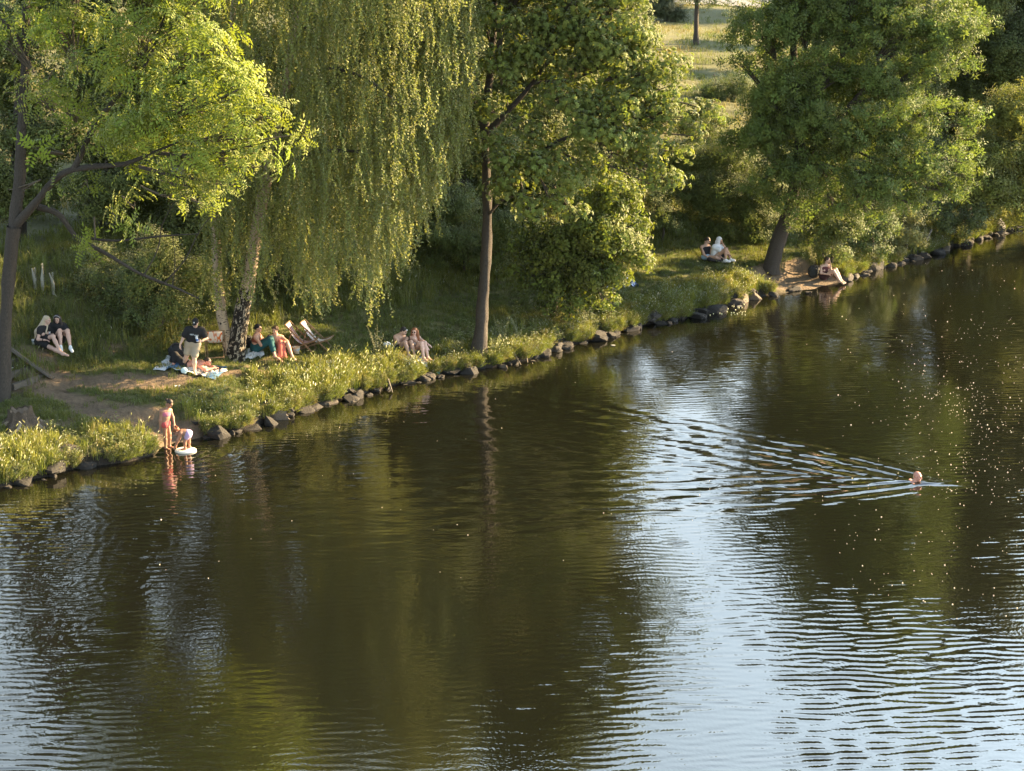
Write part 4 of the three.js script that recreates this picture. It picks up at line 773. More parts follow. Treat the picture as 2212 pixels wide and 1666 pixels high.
for (const [label, u, v, s] of [['crumpled white paper on the grass above the wading girl', 380, 838, .06], ['small white litter beside the crumpled paper', 388, 839, .045], ['white scrap of litter on the grass below the lying person', 432, 846, .055], ['white scrap lying by the shoes of the dark haired woman', 152, 760, .04]]) {
  const g = rockGeos[Math.floor(R() * 8)].clone(); g.scale(s, s * .6, s); const m = mesh('paper_litter', g, WHITE); m.position.copy(onGround(u, v)).add(V(0, .04, 0)); tag(m, label, 'litter');
}
shoe('black sandal on the earth right of the lying person', onGround(470, 802), .5, BLACK, std(rgb(.5, .35, .25)));
shoe('pale sandal on the earth at the birch grass', onGround(482, 806), .9, std(rgb(.45, .4, .36)), WHITE);
// floating litter, the white float under the small child
{
  const g = thing('foam_float', 'round white foam float under the bending child', 'float', onWater(401, 975));
  const f = mesh('body', new THREE.LatheGeometry([[0, -.03], [.24, -.03], [.27, .01], [.26, .045], [.22, .06], [0, .05]].map(q => new THREE.Vector2(...q)), 36), std(rgb(.75, .72, .62), .6), g); f.scale.z = .85;
  const r = mesh('orange_print', new THREE.TorusGeometry(.15, .012, 6, 24, 3), std(rgb(.7, .28, .16), .7), g); r.rotation.x = Math.PI / 2; r.position.y = .052;
}
for (const [label, u, v, s] of [['pale foam scum drifting off the flat slab rock', 1325, 747, .09], ['thin white scrap floating near the low broad leaved tree', 1266, 741, .08], ['floating pale leaf raft near the weed covered rocks', 1598, 662, .09]]) {
  const g = rockGeos[Math.floor(R() * 8)].clone(); g.scale(s * 1.4, .02, s * .7); const m = mesh('floating_scrap', g, std(rgb(.3, .31, .29), .6)); m.position.copy(onWater(u, v)).setY(.012); tag(m, label, 'litter');
}
{ // drifting willow fluff and petals, sparkling in the sun
  const g = new THREE.IcosahedronGeometry(1, 1), fl = new Copies([g], std(0xffffff, .9)), col = () => rgb(.8, .68 + rr(-.05, .05), .5);
  for (let i = 0; i < 1250; i++) {
    let u, v; const q = R();
    if (q < .55) { u = 2090 + (R() + R() - 1) * 170; v = 880 + (R() + R() - 1) * 280; } else if (q < .8) { u = rr(1800, 2212); v = 560 + R() * 800; } else { u = rr(250, 2212); v = rr(700, 1250); if (u < 1900 && R() < .55) continue; }
    const p = onWater(u, v); if (inland(p.x, p.z) > -.3) continue; if (n2(p.x * .35, p.z * .22) + .4 * n2(p.x * 1.3, p.z * .8) < -.3 && R() < .8) continue; const s = .0055 * Math.pow(2.4, R() * R() * 1.4); p.y = s * .35; fl.put(p, UPV, rr(0, 6), V(s, s * 1.1, s), col());
  }
  for (let i = 0; i < 60; i++) { const p = onWater(rr(1530, 1610), rr(655, 682)); if (inland(p.x, p.z) > .1) continue; const s = rr(.012, .024); p.y = .01; fl.put(p, UPV, 0, V(s, s, s), rgb(.7, .68, .4)); }
  for (const im of fl.build('floating_fluff')) tag(im, 'tiny pale seed fluff drifting on the river', 'fluff', null, 'stuff');
}
// ------------------------------------------------------------------ people: bodies as one smooth surface from tapered bones
function sdfGeo(prims, cell, k = .03, cuts = []) {
  const lo = V(1e9, 1e9, 1e9), hi = V(-1e9, -1e9, -1e9);
  for (const p of prims) { const r = p.c ? Math.max(p.r.x, p.r.y, p.r.z) : Math.max(p.ra, p.rb); for (const q of p.c ? [p.c] : [p.a, p.b]) { lo.min(q.clone().subScalar(r)); hi.max(q.clone().addScalar(r)); } }
  lo.subScalar(cell * 2.5); hi.addScalar(cell * 2.5);
  const nx = Math.ceil((hi.x - lo.x) / cell) + 1, ny = Math.ceil((hi.y - lo.y) / cell) + 1, nz = Math.ceil((hi.z - lo.z) / cell) + 1, F = new Float32Array(nx * ny * nz).fill(1);
  const at3 = (i, j, l) => (l * ny + j) * nx + i;
  for (const p of prims) {
    const r = p.c ? Math.max(p.r.x, p.r.y, p.r.z) : Math.max(p.ra, p.rb), m = r + k * 1.2 + cell * 2, a = p.c || p.a, b = p.c || p.b;
    const i0 = Math.max(0, Math.floor((Math.min(a.x, b.x) - m - lo.x) / cell)), i1 = Math.min(nx - 1, Math.ceil((Math.max(a.x, b.x) + m - lo.x) / cell)), j0 = Math.max(0, Math.floor((Math.min(a.y, b.y) - m - lo.y) / cell)), j1 = Math.min(ny - 1, Math.ceil((Math.max(a.y, b.y) + m - lo.y) / cell)), l0 = Math.max(0, Math.floor((Math.min(a.z, b.z) - m - lo.z) / cell)), l1 = Math.min(nz - 1, Math.ceil((Math.max(a.z, b.z) + m - lo.z) / cell));
    const bx = b.x - a.x, by = b.y - a.y, bz = b.z - a.z, bb = bx * bx + by * by + bz * bz || 1e-9;
    for (let l = l0; l <= l1; l++) for (let j = j0; j <= j1; j++) for (let i = i0; i <= i1; i++) {
      const x = lo.x + i * cell, y = lo.y + j * cell, z = lo.z + l * cell; let d;
      if (p.c) { let px = x - p.c.x, py = y - p.c.y, pz = z - p.c.z; if (p.f) { const [X, Y, Z] = p.f, q0 = px * X.x + py * X.y + pz * X.z, q1 = px * Y.x + py * Y.y + pz * Y.z, q2 = px * Z.x + py * Z.y + pz * Z.z; px = q0; py = q1; pz = q2; } const k0 = Math.hypot(px / p.r.x, py / p.r.y, pz / p.r.z), k1 = Math.hypot(px / p.r.x ** 2, py / p.r.y ** 2, pz / p.r.z ** 2); d = k1 > 1e-6 ? k0 * (k0 - 1) / k1 : -Math.min(p.r.x, p.r.y, p.r.z); }
      else { const px = x - a.x, py = y - a.y, pz = z - a.z, t = clamp((px * bx + py * by + pz * bz) / bb); d = Math.hypot(px - bx * t, py - by * t, pz - bz * t) - lerp(p.ra, p.rb, t); }
      const q = at3(i, j, l), e = F[q], h = Math.max(0, k - Math.abs(e - d)) / k; F[q] = Math.min(e, d) - h * h * k * .25;
    }
  }
  for (const c of cuts) for (let l = 0; l < nz; l++) for (let j = 0; j < ny; j++) for (let i = 0; i < nx; i++) { const q = at3(i, j, l), d = c.n.x * (lo.x + i * cell) + c.n.y * (lo.y + j * cell) + c.n.z * (lo.z + l * cell) - c.d; if (d > F[q]) F[q] = d; }
  const id = new Map(), pos = [], nor = [], idx = [];
  const vert = (i, j, l) => {
    const key = at3(i, j, l); if (id.has(key)) return id.get(key);
    let sx = 0, sy = 0, sz = 0, n = 0;
    const E = [[0, 0, 0, 1, 0, 0], [0, 1, 0, 1, 1, 0], [0, 0, 1, 1, 0, 1], [0, 1, 1, 1, 1, 1], [0, 0, 0, 0, 1, 0], [1, 0, 0, 1, 1, 0], [0, 0, 1, 0, 1, 1], [1, 0, 1, 1, 1, 1], [0, 0, 0, 0, 0, 1], [1, 0, 0, 1, 0, 1], [0, 1, 0, 0, 1, 1], [1, 1, 0, 1, 1, 1]];
    for (const e of E) { const f0 = F[at3(i + e[0], j + e[1], l + e[2])], f1 = F[at3(i + e[3], j + e[4], l + e[5])]; if ((f0 < 0) !== (f1 < 0)) { const t = f0 / (f0 - f1); sx += lerp(e[0], e[3], t); sy += lerp(e[1], e[4], t); sz += lerp(e[2], e[5], t); n++; } }
    const g = (a, b, c) => F[at3(clamp(a, 0, nx - 1), clamp(b, 0, ny - 1), clamp(c, 0, nz - 1))];
    let gx = 0, gy = 0, gz = 0; for (let a = 0; a < 2; a++) for (let b = 0; b < 2; b++) { gx += g(i + 1, j + a, l + b) - g(i, j + a, l + b); gy += g(i + a, j + 1, l + b) - g(i + a, j, l + b); gz += g(i + a, j + b, l + 1) - g(i + a, j + b, l); }
    const L = Math.hypot(gx, gy, gz) || 1; pos.push(lo.x + (i + sx / n) * cell, lo.y + (j + sy / n) * cell, lo.z + (l + sz / n) * cell); nor.push(gx / L, gy / L, gz / L);
    id.set(key, pos.length / 3 - 1); return pos.length / 3 - 1;
  };
  for (let l = 1; l < nz - 1; l++) for (let j = 1; j < ny - 1; j++) for (let i = 1; i < nx - 1; i++) {
    const f = F[at3(i, j, l)] < 0;
    const quad = (a, b, c, d, flip) => flip ? idx.push(a, c, b, a, d, c) : idx.push(a, b, c, a, c, d);
    if (f !== F[at3(i + 1, j, l)] < 0) quad(vert(i, j - 1, l - 1), vert(i, j, l - 1), vert(i, j, l), vert(i, j - 1, l), !f);
    if (f !== F[at3(i, j + 1, l)] < 0) quad(vert(i - 1, j, l - 1), vert(i - 1, j, l), vert(i, j, l), vert(i, j, l - 1), !f);
    if (f !== F[at3(i, j, l + 1)] < 0) quad(vert(i - 1, j - 1, l), vert(i, j - 1, l), vert(i, j, l), vert(i - 1, j, l), !f);
  }
  return geoOf(pos, idx, nor);
}
const cap = (a, b, ra, rb = ra) => ({ a, b, ra, rb }), ell = (c, r, f) => ({ c, r, f });
const mix = (a, b, t) => a.clone().lerp(b, t);
function handPrims(w, dir, nrm, curl, thumbSide, s) {
  const d = dir.clone().normalize(), n = nrm.clone().sub(d.clone().multiplyScalar(nrm.dot(d))).normalize(), x = d.clone().cross(n), P = [], o = (a, b, c) => w.clone().addScaledVector(d, a * s).addScaledVector(x, b * s).addScaledVector(n, c * s);
  for (const b of [-.026, -.009, .009, .026]) P.push(cap(o(-.02, b * .5, 0), o(.075, b, 0), .017 * s, .0135 * s));
  [[-.03, .05, .028], [-.011, .058, .034], [.009, .054, .032], [.028, .042, .024]].forEach(([b, l1, l2]) => {
    const a0 = o(.075, b, 0), d1 = d.clone().multiplyScalar(Math.cos(curl)).addScaledVector(n, Math.sin(curl)), a1 = a0.clone().addScaledVector(d1, l1 * s), d2 = d.clone().multiplyScalar(Math.cos(curl * 2.2)).addScaledVector(n, Math.sin(curl * 2.2)), a2 = a1.clone().addScaledVector(d2, l2 * s); P.push(cap(a0, a1, .0095 * s, .0085 * s), cap(a1, a2, .0085 * s, .007 * s));
  });
  const t0 = o(.015, .024 * thumbSide, .004), t1 = o(.05, .052 * thumbSide, .014), t2 = o(.078, .06 * thumbSide, .028); P.push(cap(t0, t1, .012 * s, .0105 * s), cap(t1, t2, .0105 * s, .0085 * s));
  return P;
}
function person(o) {
  const J = {}; for (const k in o.J) J[k] = V(...o.J[k]);
  const g = thing('person', o.label, 'person', o.at, o.group), w = o.w || 1, s = o.s || 1, q = (o.s || 1) * (o.w || 1), skin = std(rgb(...o.skin), .55);
  // torso, limbs
  const up = J.che.clone().sub(J.pel).normalize(), fwdT = o.chestDir ? V(...o.chestDir).normalize() : J.sR.clone().sub(J.sL).cross(up).normalize();
  const B = [cap(J.hL, J.hR, .1 * q), cap(mix(J.pel, J.che, .05), mix(J.pel, J.che, .5), .125 * q, .115 * q), cap(mix(J.hL, J.pel, .35), mix(J.sL, J.che, .45), .088 * q, .092 * q), cap(mix(J.hR, J.pel, .35), mix(J.sR, J.che, .45), .088 * q, .092 * q), cap(mix(J.pel, J.che, .5), J.che, .12 * q, .11 * q), cap(J.sL, J.sR, .058 * q), cap(mix(J.che, J.nec, .2), J.nec, .07 * q, .052 * s), cap(J.nec, mix(J.nec, J.hea, .6), .052 * s, .05 * s)];
  for (const S of ['L', 'R']) {
    B.push(cap(J['s' + S], J['e' + S], .056 * q, .042 * q), cap(J['e' + S], J['w' + S], .042 * q, .028 * s));
    B.push(cap(J['h' + S], J['k' + S], .088 * q, .058 * q), cap(J['k' + S], mix(J['k' + S], J['a' + S], .35), .056 * q, .058 * q), cap(mix(J['k' + S], J['a' + S], .35), J['a' + S], .058 * q, .036 * s));
    if (!(o.shoes)) { B.push(cap(J['a' + S], J['t' + S], .036 * s, .024 * s), cap(J['a' + S], J['a' + S].clone().add(V(0, -.02 * s, 0)).addScaledVector(J['t' + S].clone().sub(J['a' + S]).normalize(), -.03 * s), .034 * s)); const td = J['t' + S].clone().sub(J['a' + S]).normalize(), tx = td.clone().cross(UPV).normalize(); for (let i = -2; i <= 2; i++) B.push(cap(mix(J['a' + S], J['t' + S], .75).addScaledVector(tx, i * .013 * s), J['t' + S].clone().addScaledVector(tx, i * .014 * s).addScaledVector(td, (.022 - .006 * Math.abs(i)) * s), .014 * s, .01 * s)); }
  }
  if (o.bust) for (const k of [-1, 1]) B.push(ell(mix(J.pel, J.che, .72).addScaledVector(fwdT, .085 * s).addScaledVector(J.sR.clone().sub(J.sL).normalize(), k * .075 * s), V(.062 * s, .06 * s, .058 * s)));
  const f = V(...o.face).normalize(); let hu = V(...(o.headUp || [0, 1, 0])); hu.sub(f.clone().multiplyScalar(hu.dot(f))).normalize(); const hx = hu.clone().cross(f).normalize(), hs = o.hs || s, H = (x, y, z) => J.hea.clone().addScaledVector(hx, x * hs).addScaledVector(hu, y * hs).addScaledVector(f, z * hs), fr = [hx, hu, f], hr = (a, b, c) => V(a * hs, b * hs, c * hs);
  const head = [ell(H(0, .035, -.012), hr(.074, .084, .092), fr), ell(H(0, -.04, .026), hr(.056, .07, .062), fr), cap(H(-.03, .035, .078), H(.03, .035, .078), .012 * hs), cap(H(0, .022, .09), H(0, -.022, .106), .009 * hs, .0135 * hs), cap(H(-.018, -.058, .084), H(.018, -.058, .084), .0085 * hs), cap(H(0, -.092, .07), H(0, -.096, .062), .02 * hs), ell(H(-.077, -.002, -.005), hr(.011, .03, .019), fr), ell(H(.077, -.002, -.005), hr(.011, .03, .019), fr), cap(H(-.035, -.02, .062), H(-.02, -.03, .06), .024 * hs), cap(H(.035, -.02, .062), H(.02, -.03, .06), .024 * hs), cap(H(0, -.08, -.03), mix(J.nec, J.hea, .3), .05 * hs, .052 * s)];
  const parts = [sdfGeo(B, .015, .035), sdfGeo(head, .0085, .016)];
  for (const S of ['L', 'R']) { const e = J['e' + S], ww = J['w' + S], d = o['d' + S] ? V(...o['d' + S]) : ww.clone().sub(e), n = o['n' + S] ? V(...o['n' + S]) : V(0, -1, .2); parts.push(sdfGeo(handPrims(ww, d, n, o['c' + S] ?? .35, (S === 'L' ? 1 : -1) * (o.thumb || 1), s * .95), .0062, .008)); }
  const body = mesh('body', mergeGeometries(parts), skin, g);
  // face
  const dark = std(rgb(.02, .015, .012), .4);
  for (const k of [-1, 1]) { const e = mesh('eye', new THREE.SphereGeometry(.0105 * hs, 10, 8), dark, body); e.position.copy(H(k * .03, .012, .08)); const b = mesh('eyebrow', new THREE.CapsuleGeometry(.0045 * hs, .028 * hs, 3, 6), std(rgb(...(o.hair || [.03, .02, .015]))), body); b.position.copy(H(k * .031, .034, .088)); b.quaternion.setFromUnitVectors(UPV, hx); }
  const mo = mesh('mouth', new THREE.CapsuleGeometry(.005 * hs, .034 * hs, 3, 6), std(rgb(.32, .1, .085), .5), body); mo.position.copy(H(0, -.06, .092)); mo.quaternion.setFromUnitVectors(UPV, hx);
  const K = { J, H, hx, hu, f, fr, hr, q, s, hs, fwdT, g, up };
  // hair
  if (o.hair && o.hairStyle !== 'none') {
    const pr = [ell(H(0, .042, -.018), hr(.083, .09, .098), fr)]; const cuts = [];
    if (o.hairStyle === 'short') pr.push(cap(H(0, -.03, -.075), H(0, .02, -.08), .035 * hs));
    const hairCut = { n: f.clone().multiplyScalar(.8).addScaledVector(hu, -.6), d: 0 }; hairCut.d = hairCut.n.dot(H(0, .052, .05));
    const gs = [sdfGeo(pr, .011, .02, [hairCut])];
    const ex = (o.hairMore || (() => []))(K); if (ex.length) gs.push(sdfGeo(ex, .012, .03));
    mesh('hair', mergeGeometries(gs), std(rgb(...o.hair), .6), g);
  }
  for (const c of (o.wear || (() => []))(K)) K[c.name] = mesh(c.name, sdfGeo(c.prims, c.cell || .014, c.k ?? .035, c.cuts || []), c.mat || std(rgb(...c.color), .9), g);
  if (o.shoes) for (const S of ['L', 'R']) { const a = J['a' + S], t = J['t' + S], td = t.clone().sub(a).setY(0).normalize(); mesh('shoe', sdfGeo([cap(a.clone().add(V(0, .02, 0)), a.clone().add(V(0, -.02, 0)), .044 * s, .048 * s), cap(a.clone().add(V(0, -.035, 0)).addScaledVector(td, -.03), t, .04 * s, .038 * s), cap(mix(a, t, .4), t, .042 * s, .034 * s)], .012, .03), std(rgb(...o.shoes), .7), g); }
  if (o.extra) o.extra(K);
  return g;
}
// garments
function torsoPrims({ J, q }, e, t0 = 0, t1 = 1) { return [cap(mix(J.pel, J.che, t0), mix(J.pel, J.che, Math.min(t1, .55)), (.125 + e) * q, (.118 + e) * q), cap(mix(J.pel, J.che, Math.max(t0, .5)), mix(J.pel, J.che, t1), (.12 + e) * q, (.112 + e) * q), ...['L', 'R'].map(S => cap(mix(mix(J['h' + S], J.pel, .35), mix(J['s' + S], J.che, .45), t0), mix(mix(J['h' + S], J.pel, .35), mix(J['s' + S], J.che, .45), t1), (.09 + e) * q, (.094 + e) * q))]; }
function tee(K, color, sleeve = .55, low = -.05, e = .014) { const { J, q } = K; const P = [...torsoPrims(K, e, low, 1), cap(J.sL, J.sR, (.058 + e) * q), cap(mix(J.pel, J.che, .95), mix(J.che, J.nec, .45), (.1 + e) * q, (.06 + e) * q)]; if (sleeve > 0) for (const S of ['L', 'R']) P.push(cap(J['s' + S], mix(J['s' + S], J['e' + S], sleeve), (.06 + e) * q, (.058 + e * 1.4) * q)); return { name: 'shirt', color, prims: P }; }
function tank(K, color) { const { J, q } = K; return { name: 'top', color, prims: [...torsoPrims(K, .024, -.02, .84), ...['L', 'R'].map(S => cap(mix(J.che, J['s' + S], .45).addScaledVector(K.fwdT, .04), mix(J.che, J['s' + S], .5).addScaledVector(K.up, .075 * q), .035 * q, .03 * q))] }; }
function bottoms(K, color, len, e = .014, name = 'shorts') { const { J, q } = K; const P = [cap(J.hL, J.hR, (.1 + e) * q), cap(mix(J.pel, J.che, 0), mix(J.pel, J.che, .16), (.125 + e) * q)]; for (const S of ['L', 'R']) { P.push(cap(J['h' + S], mix(J['h' + S], J['k' + S], Math.min(1, len)), (.088 + e) * q, (lerp(.088, .058, Math.min(1, len)) + e * 1.3) * q)); if (len > 1) P.push(cap(J['k' + S], mix(J['k' + S], J['a' + S], len - 1), (.058 + e) * q, (lerp(.058, .04, len - 1) + e) * q)); } return { name, color, prims: P }; }
function band(K, color, t, name = 'swim_top') { const { J, q } = K; const P = torsoPrims(K, .006, t - .1, t + .1).map(p => ({ ...p })); if (K.bust !== 0) for (const k of [-1, 1]) P.push(ell(mix(J.pel, J.che, .72).addScaledVector(K.fwdT, .088 * K.s).addScaledVector(J.sR.clone().sub(J.sL).normalize(), k * .075 * K.s), V(.066 * K.s, .055 * K.s, .062 * K.s))); const c = mix(J.pel, J.che, t); return { name, color, prims: P, cuts: [{ n: K.up, d: K.up.dot(c) + .07 * K.s }, { n: K.up.clone().negate(), d: -K.up.dot(c) + .07 * K.s }] }; }
const BRN = [.02, .014, .01];
function mass(c, r, f) { return ell(c, r, f); }

// ---- two women sitting on the slope by the steps
{
  const base = onGround(84, 748);
  person({
    label: 'blonde woman in a black dress sitting with legs stretched out, long hair down her back', at: base, skin: [.5, .335, .27], s: .95, hair: [.4, .335, .24], bust: 1,
    J: { pel: [.02, .11, 0], che: [.17, .47, .02], nec: [.215, .57, .02], hea: [.275, .7, .03], sL: [.09, .47, .13], sR: [.23, .47, -.1], eL: [.04, .21, .2], wL: [.26, .21, .28], eR: [.28, .26, -.1], wR: [.43, .3, .1], hL: [.05, .11, .09], hR: [.05, .11, -.08], kL: [.44, .02, .4], aL: [.82, -.08, .68], tL: [.95, -.1, .74], kR: [.47, .32, .3], aR: [.72, -.03, .58], tR: [.85, -.08, .64] },
    face: [.95, -.25, .2], hairMore: K => [cap(K.H(0, .05, -.05), K.H(-.02, -.12, -.09), .075, .07), cap(K.H(-.02, -.1, -.09), V(-.02, .36, .04), .07, .075), cap(V(-.01, .4, .04), V(-.06, .2, .06), .07, .03), cap(K.H(.07, -.02, 0), V(.25, .36, .14), .035, .02)],
    wear: K => [tee(K, [.012, .012, .014], .3, -.05), bottoms(K, [.012, .012, .014], .62, .025, 'skirt')],
    extra: K => { const w = mesh('wristband', new THREE.TorusGeometry(.033, .012, 8, 16), BLACK, K.g); w.position.set(.2, .21, .26); w.rotation.y = 1.2; },
  });
  const b2 = onGround(128, 743);
  person({
    label: 'dark haired woman in black with a hair band, sitting knees up in white sneakers', at: b2, skin: [.5, .33, .265], s: .96, w: 1.05, hair: [.015, .011, .01], bust: 1, shoes: [.72, .78, .82],
    J: { pel: [-.02, .12, 0], che: [0, .47, .08], nec: [.01, .57, .1], hea: [.03, .69, .14], sL: [-.16, .48, .07], sR: [.17, .49, .07], eL: [-.14, .27, .2], wL: [.06, .3, .34], eR: [.3, .36, .2], wR: [.2, .42, .42], hL: [-.09, .11, .04], hR: [.08, .11, .04], kL: [.16, .44, .48], aL: [.22, .05, .7], tL: [.27, -.02, .86], kR: [.36, .43, .44], aR: [.48, .04, .72], tR: [.56, -.03, .87] },
    face: [-.1, -.35, .93], cL: .6, cR: .3, nL: [0, -1, 0], nR: [0, -1, .2],
    hairMore: K => [cap(K.H(-.06, .03, -.03), V(-.13, .42, .12), .045, .04), cap(K.H(.06, .03, -.03), V(.15, .4, .15), .045, .035), cap(K.H(0, .02, -.07), V(0, .4, .0), .07, .07)],
    wear: K => [tee(K, [.013, .013, .016], .7, -.05, .02), bottoms(K, [.014, .014, .016], .5, .02)],
    extra: K => { const h = mesh('hair_band', new THREE.TorusGeometry(.088, .009, 8, 28, Math.PI), std(rgb(.3, .3, .32), .35), K.g); h.position.copy(K.H(0, .045, .03)); h.quaternion.setFromRotationMatrix(new THREE.Matrix4().makeBasis(K.hx, K.hu.clone().addScaledVector(K.f, .35).normalize(), K.f)); },
  });
  const c = cup('paper_cup', 'white paper cup held between the two seated women', b2.clone().add(V(-.17, .27, .36)), .045, .12);
}
// ---- the man walking barefoot
{
  const b = onGround(421, 809);
  person({
    label: 'man walking barefoot in a black cap, printed black T-shirt and beige shorts, holding a can', at: b, skin: [.52, .35, .27], s: .98, w: 1.1, hair: [.03, .02, .014], hairStyle: 'short',
    J: { pel: [-.03, .86, -.08], che: [.06, 1.2, .02], nec: [.085, 1.32, .05], hea: [.105, 1.46, .12], sL: [-.13, 1.25, .03], sR: [.25, 1.24, .02], eL: [-.26, 1.02, .02], wL: [-.34, .86, .1], eR: [.36, 1.0, .04], wR: [.26, .98, .24], hL: [-.12, .84, -.06], hR: [.06, .82, -.06], kL: [-.2, .53, -.04], aL: [-.38, .16, -.4], tL: [-.42, .05, -.28], kR: [.01, .47, .05], aR: [-.01, .08, -.02], tR: [.03, .03, .13] },
    face: [-.08, -.5, .86], dL: [-.1, -1, .15], nL: [.6, 0, .3], dR: [-.5, .25, .8], nR: [-.8, 0, -.5], cR: .8,
    wear: K => [tee(K, [.012, .013, .016], .62, -.08, .022), bottoms(K, [.34, .29, .215], .78, .026), { name: 'cap', color: [.012, .012, .014], cell: .01, k: .015, prims: [ell(K.H(0, .06, -.01), K.hr(.088, .078, .1), K.fr), ell(K.H(0, .048, .11), K.hr(.07, .012, .06), K.fr)], cuts: [{ n: K.hu.clone().negate(), d: -K.hu.dot(K.H(0, .034, 0)) }] }],
    extra: K => {
      const em = mesh('cap_emblem', new THREE.OctahedronGeometry(.022), WHITE, K.cap); em.scale.set(.8, 1.2, .5); em.position.copy(K.H(-.01, .085, .088));
      const st = []; for (let w = 0; w < 2; w++) for (let i = 0; i < 5; i++) { const q = new THREE.CapsuleGeometry(.0055, .02 + .014 * ((i * 7 + w) % 3) / 2, 3, 6); q.rotateZ(.25 * Math.sin(i * 2.1 + w)); q.translate(-.105 + w * .125 + i * .021, -.012 * w - .006 * (i % 2), 0); st.push(q); }
      const p = mesh('shirt_print', mergeGeometries(st), std(rgb(.6, .65, .68), .8), K.shirt); p.position.copy(K.J.che).add(V(0, -.055, .152 * 1.08)); p.rotation.set(-.18, .05, -.12);
    },
  });
  const can = thing('drink_can', 'blue and white drinks can in the walking man\'s hand', 'can', b.clone().add(V(.17, .99, .33)));
  mesh('body', new THREE.LatheGeometry([[0, 0], [.026, 0], [.033, .01], [.033, .13], [.026, .145], [.024, .142], [0, .142]].map(q => new THREE.Vector2(...q)), 20), std(rgb(.62, .68, .76), .35), can);
  const bd = mesh('blue_band', new THREE.CylinderGeometry(.0336, .0336, .06, 20, 1, true), std(rgb(.05, .13, .35), .4), can); bd.position.y = .05; can.rotation.z = .15;
}
// ---- the person lying behind him
person({
  label: 'person lying on the striped towel on one elbow, in black clothes, behind the walking man', at: onGround(424, 798), skin: [.55, .27, .2], s: .95, hair: BRN, hairStyle: 'short',
  J: { pel: [-.3, .13, 0], che: [.1, .16, .05], nec: [.22, .2, .08], hea: [.34, .24, .1], sL: [.1, .15, .2], sR: [.12, .17, -.12], eL: [.32, .06, .36], wL: [.52, .08, .2], eR: [.34, .07, -.1], wR: [.5, .09, .1], hL: [-.32, .13, .08], hR: [-.32, .13, -.08], kL: [-.55, .42, .02], aL: [-.62, .06, .12], tL: [-.5, .02, .2], kR: [-.62, .36, -.2], aR: [-.78, .04, -.1], tR: [-.68, .0, .0] },
  face: [.9, -.2, .35], chestDir: [0, -1, .1], bust: 0,
  wear: K => [bottoms(K, [.013, .013, .015], 1.5, .02, 'trousers'), band(K, [.1, .02, .04], .75)],
});
// ---- woman in a dark head wrap and a curly haired person
{
  const wrap = K => ({ name: 'head_wrap', color: [.013, .013, .015], cell: .011, k: .02, prims: [ell(K.H(0, .045, -.02), K.hr(.088, .09, .104), K.fr), ell(K.H(0, -.01, -.1), K.hr(.05, .05, .045), K.fr)], cuts: [{ n: K.f.clone().multiplyScalar(.8).addScaledVector(K.hu, -.6), d: K.f.clone().multiplyScalar(.8).addScaledVector(K.hu, -.6).dot(K.H(0, .048, .05)) }] });
  person({
    label: 'woman in a dark head wrap and teal trousers sitting sideways on a white towel', at: onGround(553, 760), skin: [.48, .27, .19], s: .97, hair: [.02, .015, .012], hairStyle: 'none', bust: 1,
    J: { pel: [-.02, .11, 0], che: [.04, .46, .02], nec: [.055, .56, .03], hea: [.095, .69, .05], sL: [.02, .47, .14], sR: [.07, .47, -.1], eL: [.19, .25, .26], wL: [.38, .38, .22], eR: [.25, .28, -.06], wR: [.42, .38, .06], hL: [.02, .11, .08], hR: [.02, .11, -.08], kL: [.46, .38, .3], aL: [.6, -.02, .5], tL: [.72, -.07, .56], kR: [.44, .4, .12], aR: [.62, .02, .36], tR: [.74, -.04, .42] },
    face: [.96, -.08, .25], wear: K => [wrap(K), bottoms(K, [.012, .075, .085], 1.6, .03, 'trousers'), band(K, [.2, .06, .04], .72)],
  });
  person({
    label: 'curly haired person with a coral cloth over the lap, arm on a raised knee', at: onGround(604, 762), skin: [.5, .29, .2], s: .97, hair: [.1, .055, .03], hairStyle: 'short',
    J: { pel: [-.04, .11, 0], che: [-.08, .45, .06], nec: [-.085, .55, .08], hea: [-.09, .67, .12], sL: [-.24, .46, .06], sR: [.08, .46, .05], eL: [-.26, .27, .18], wL: [-.22, .36, .34], eR: [.22, .38, .18], wR: [.22, .42, .36], hL: [-.1, .11, .05], hR: [.05, .11, .05], kL: [.1, .38, .42], aL: [.1, -.05, .56], tL: [.14, -.09, .7], kR: [.26, .4, .36], aR: [.42, -.01, .5], tR: [.5, -.06, .6] },
    face: [-.35, -.15, .9], hairMore: K => [...[0, 1, 2, 3, 4, 5, 6, 7].map(i => ell(K.H(.075 * Math.cos(i * .8), .06 + .03 * Math.sin(i * 2.3), .075 * Math.sin(i * .8) - .02), K.hr(.036, .036, .036)))],
    wear: K => [{ name: 'coral_cloth', color: [.55, .13, .09], prims: [cap(V(-.1, .16, .1), V(.08, .4, .4), .1, .07), cap(V(.02, .2, .14), V(.16, .36, .36), .09, .07), cap(V(.08, .36, .42), V(.1, .02, .56), .075, .08), cap(V(.14, .34, .4), V(.22, .0, .54), .06, .07)] }],
  });
}
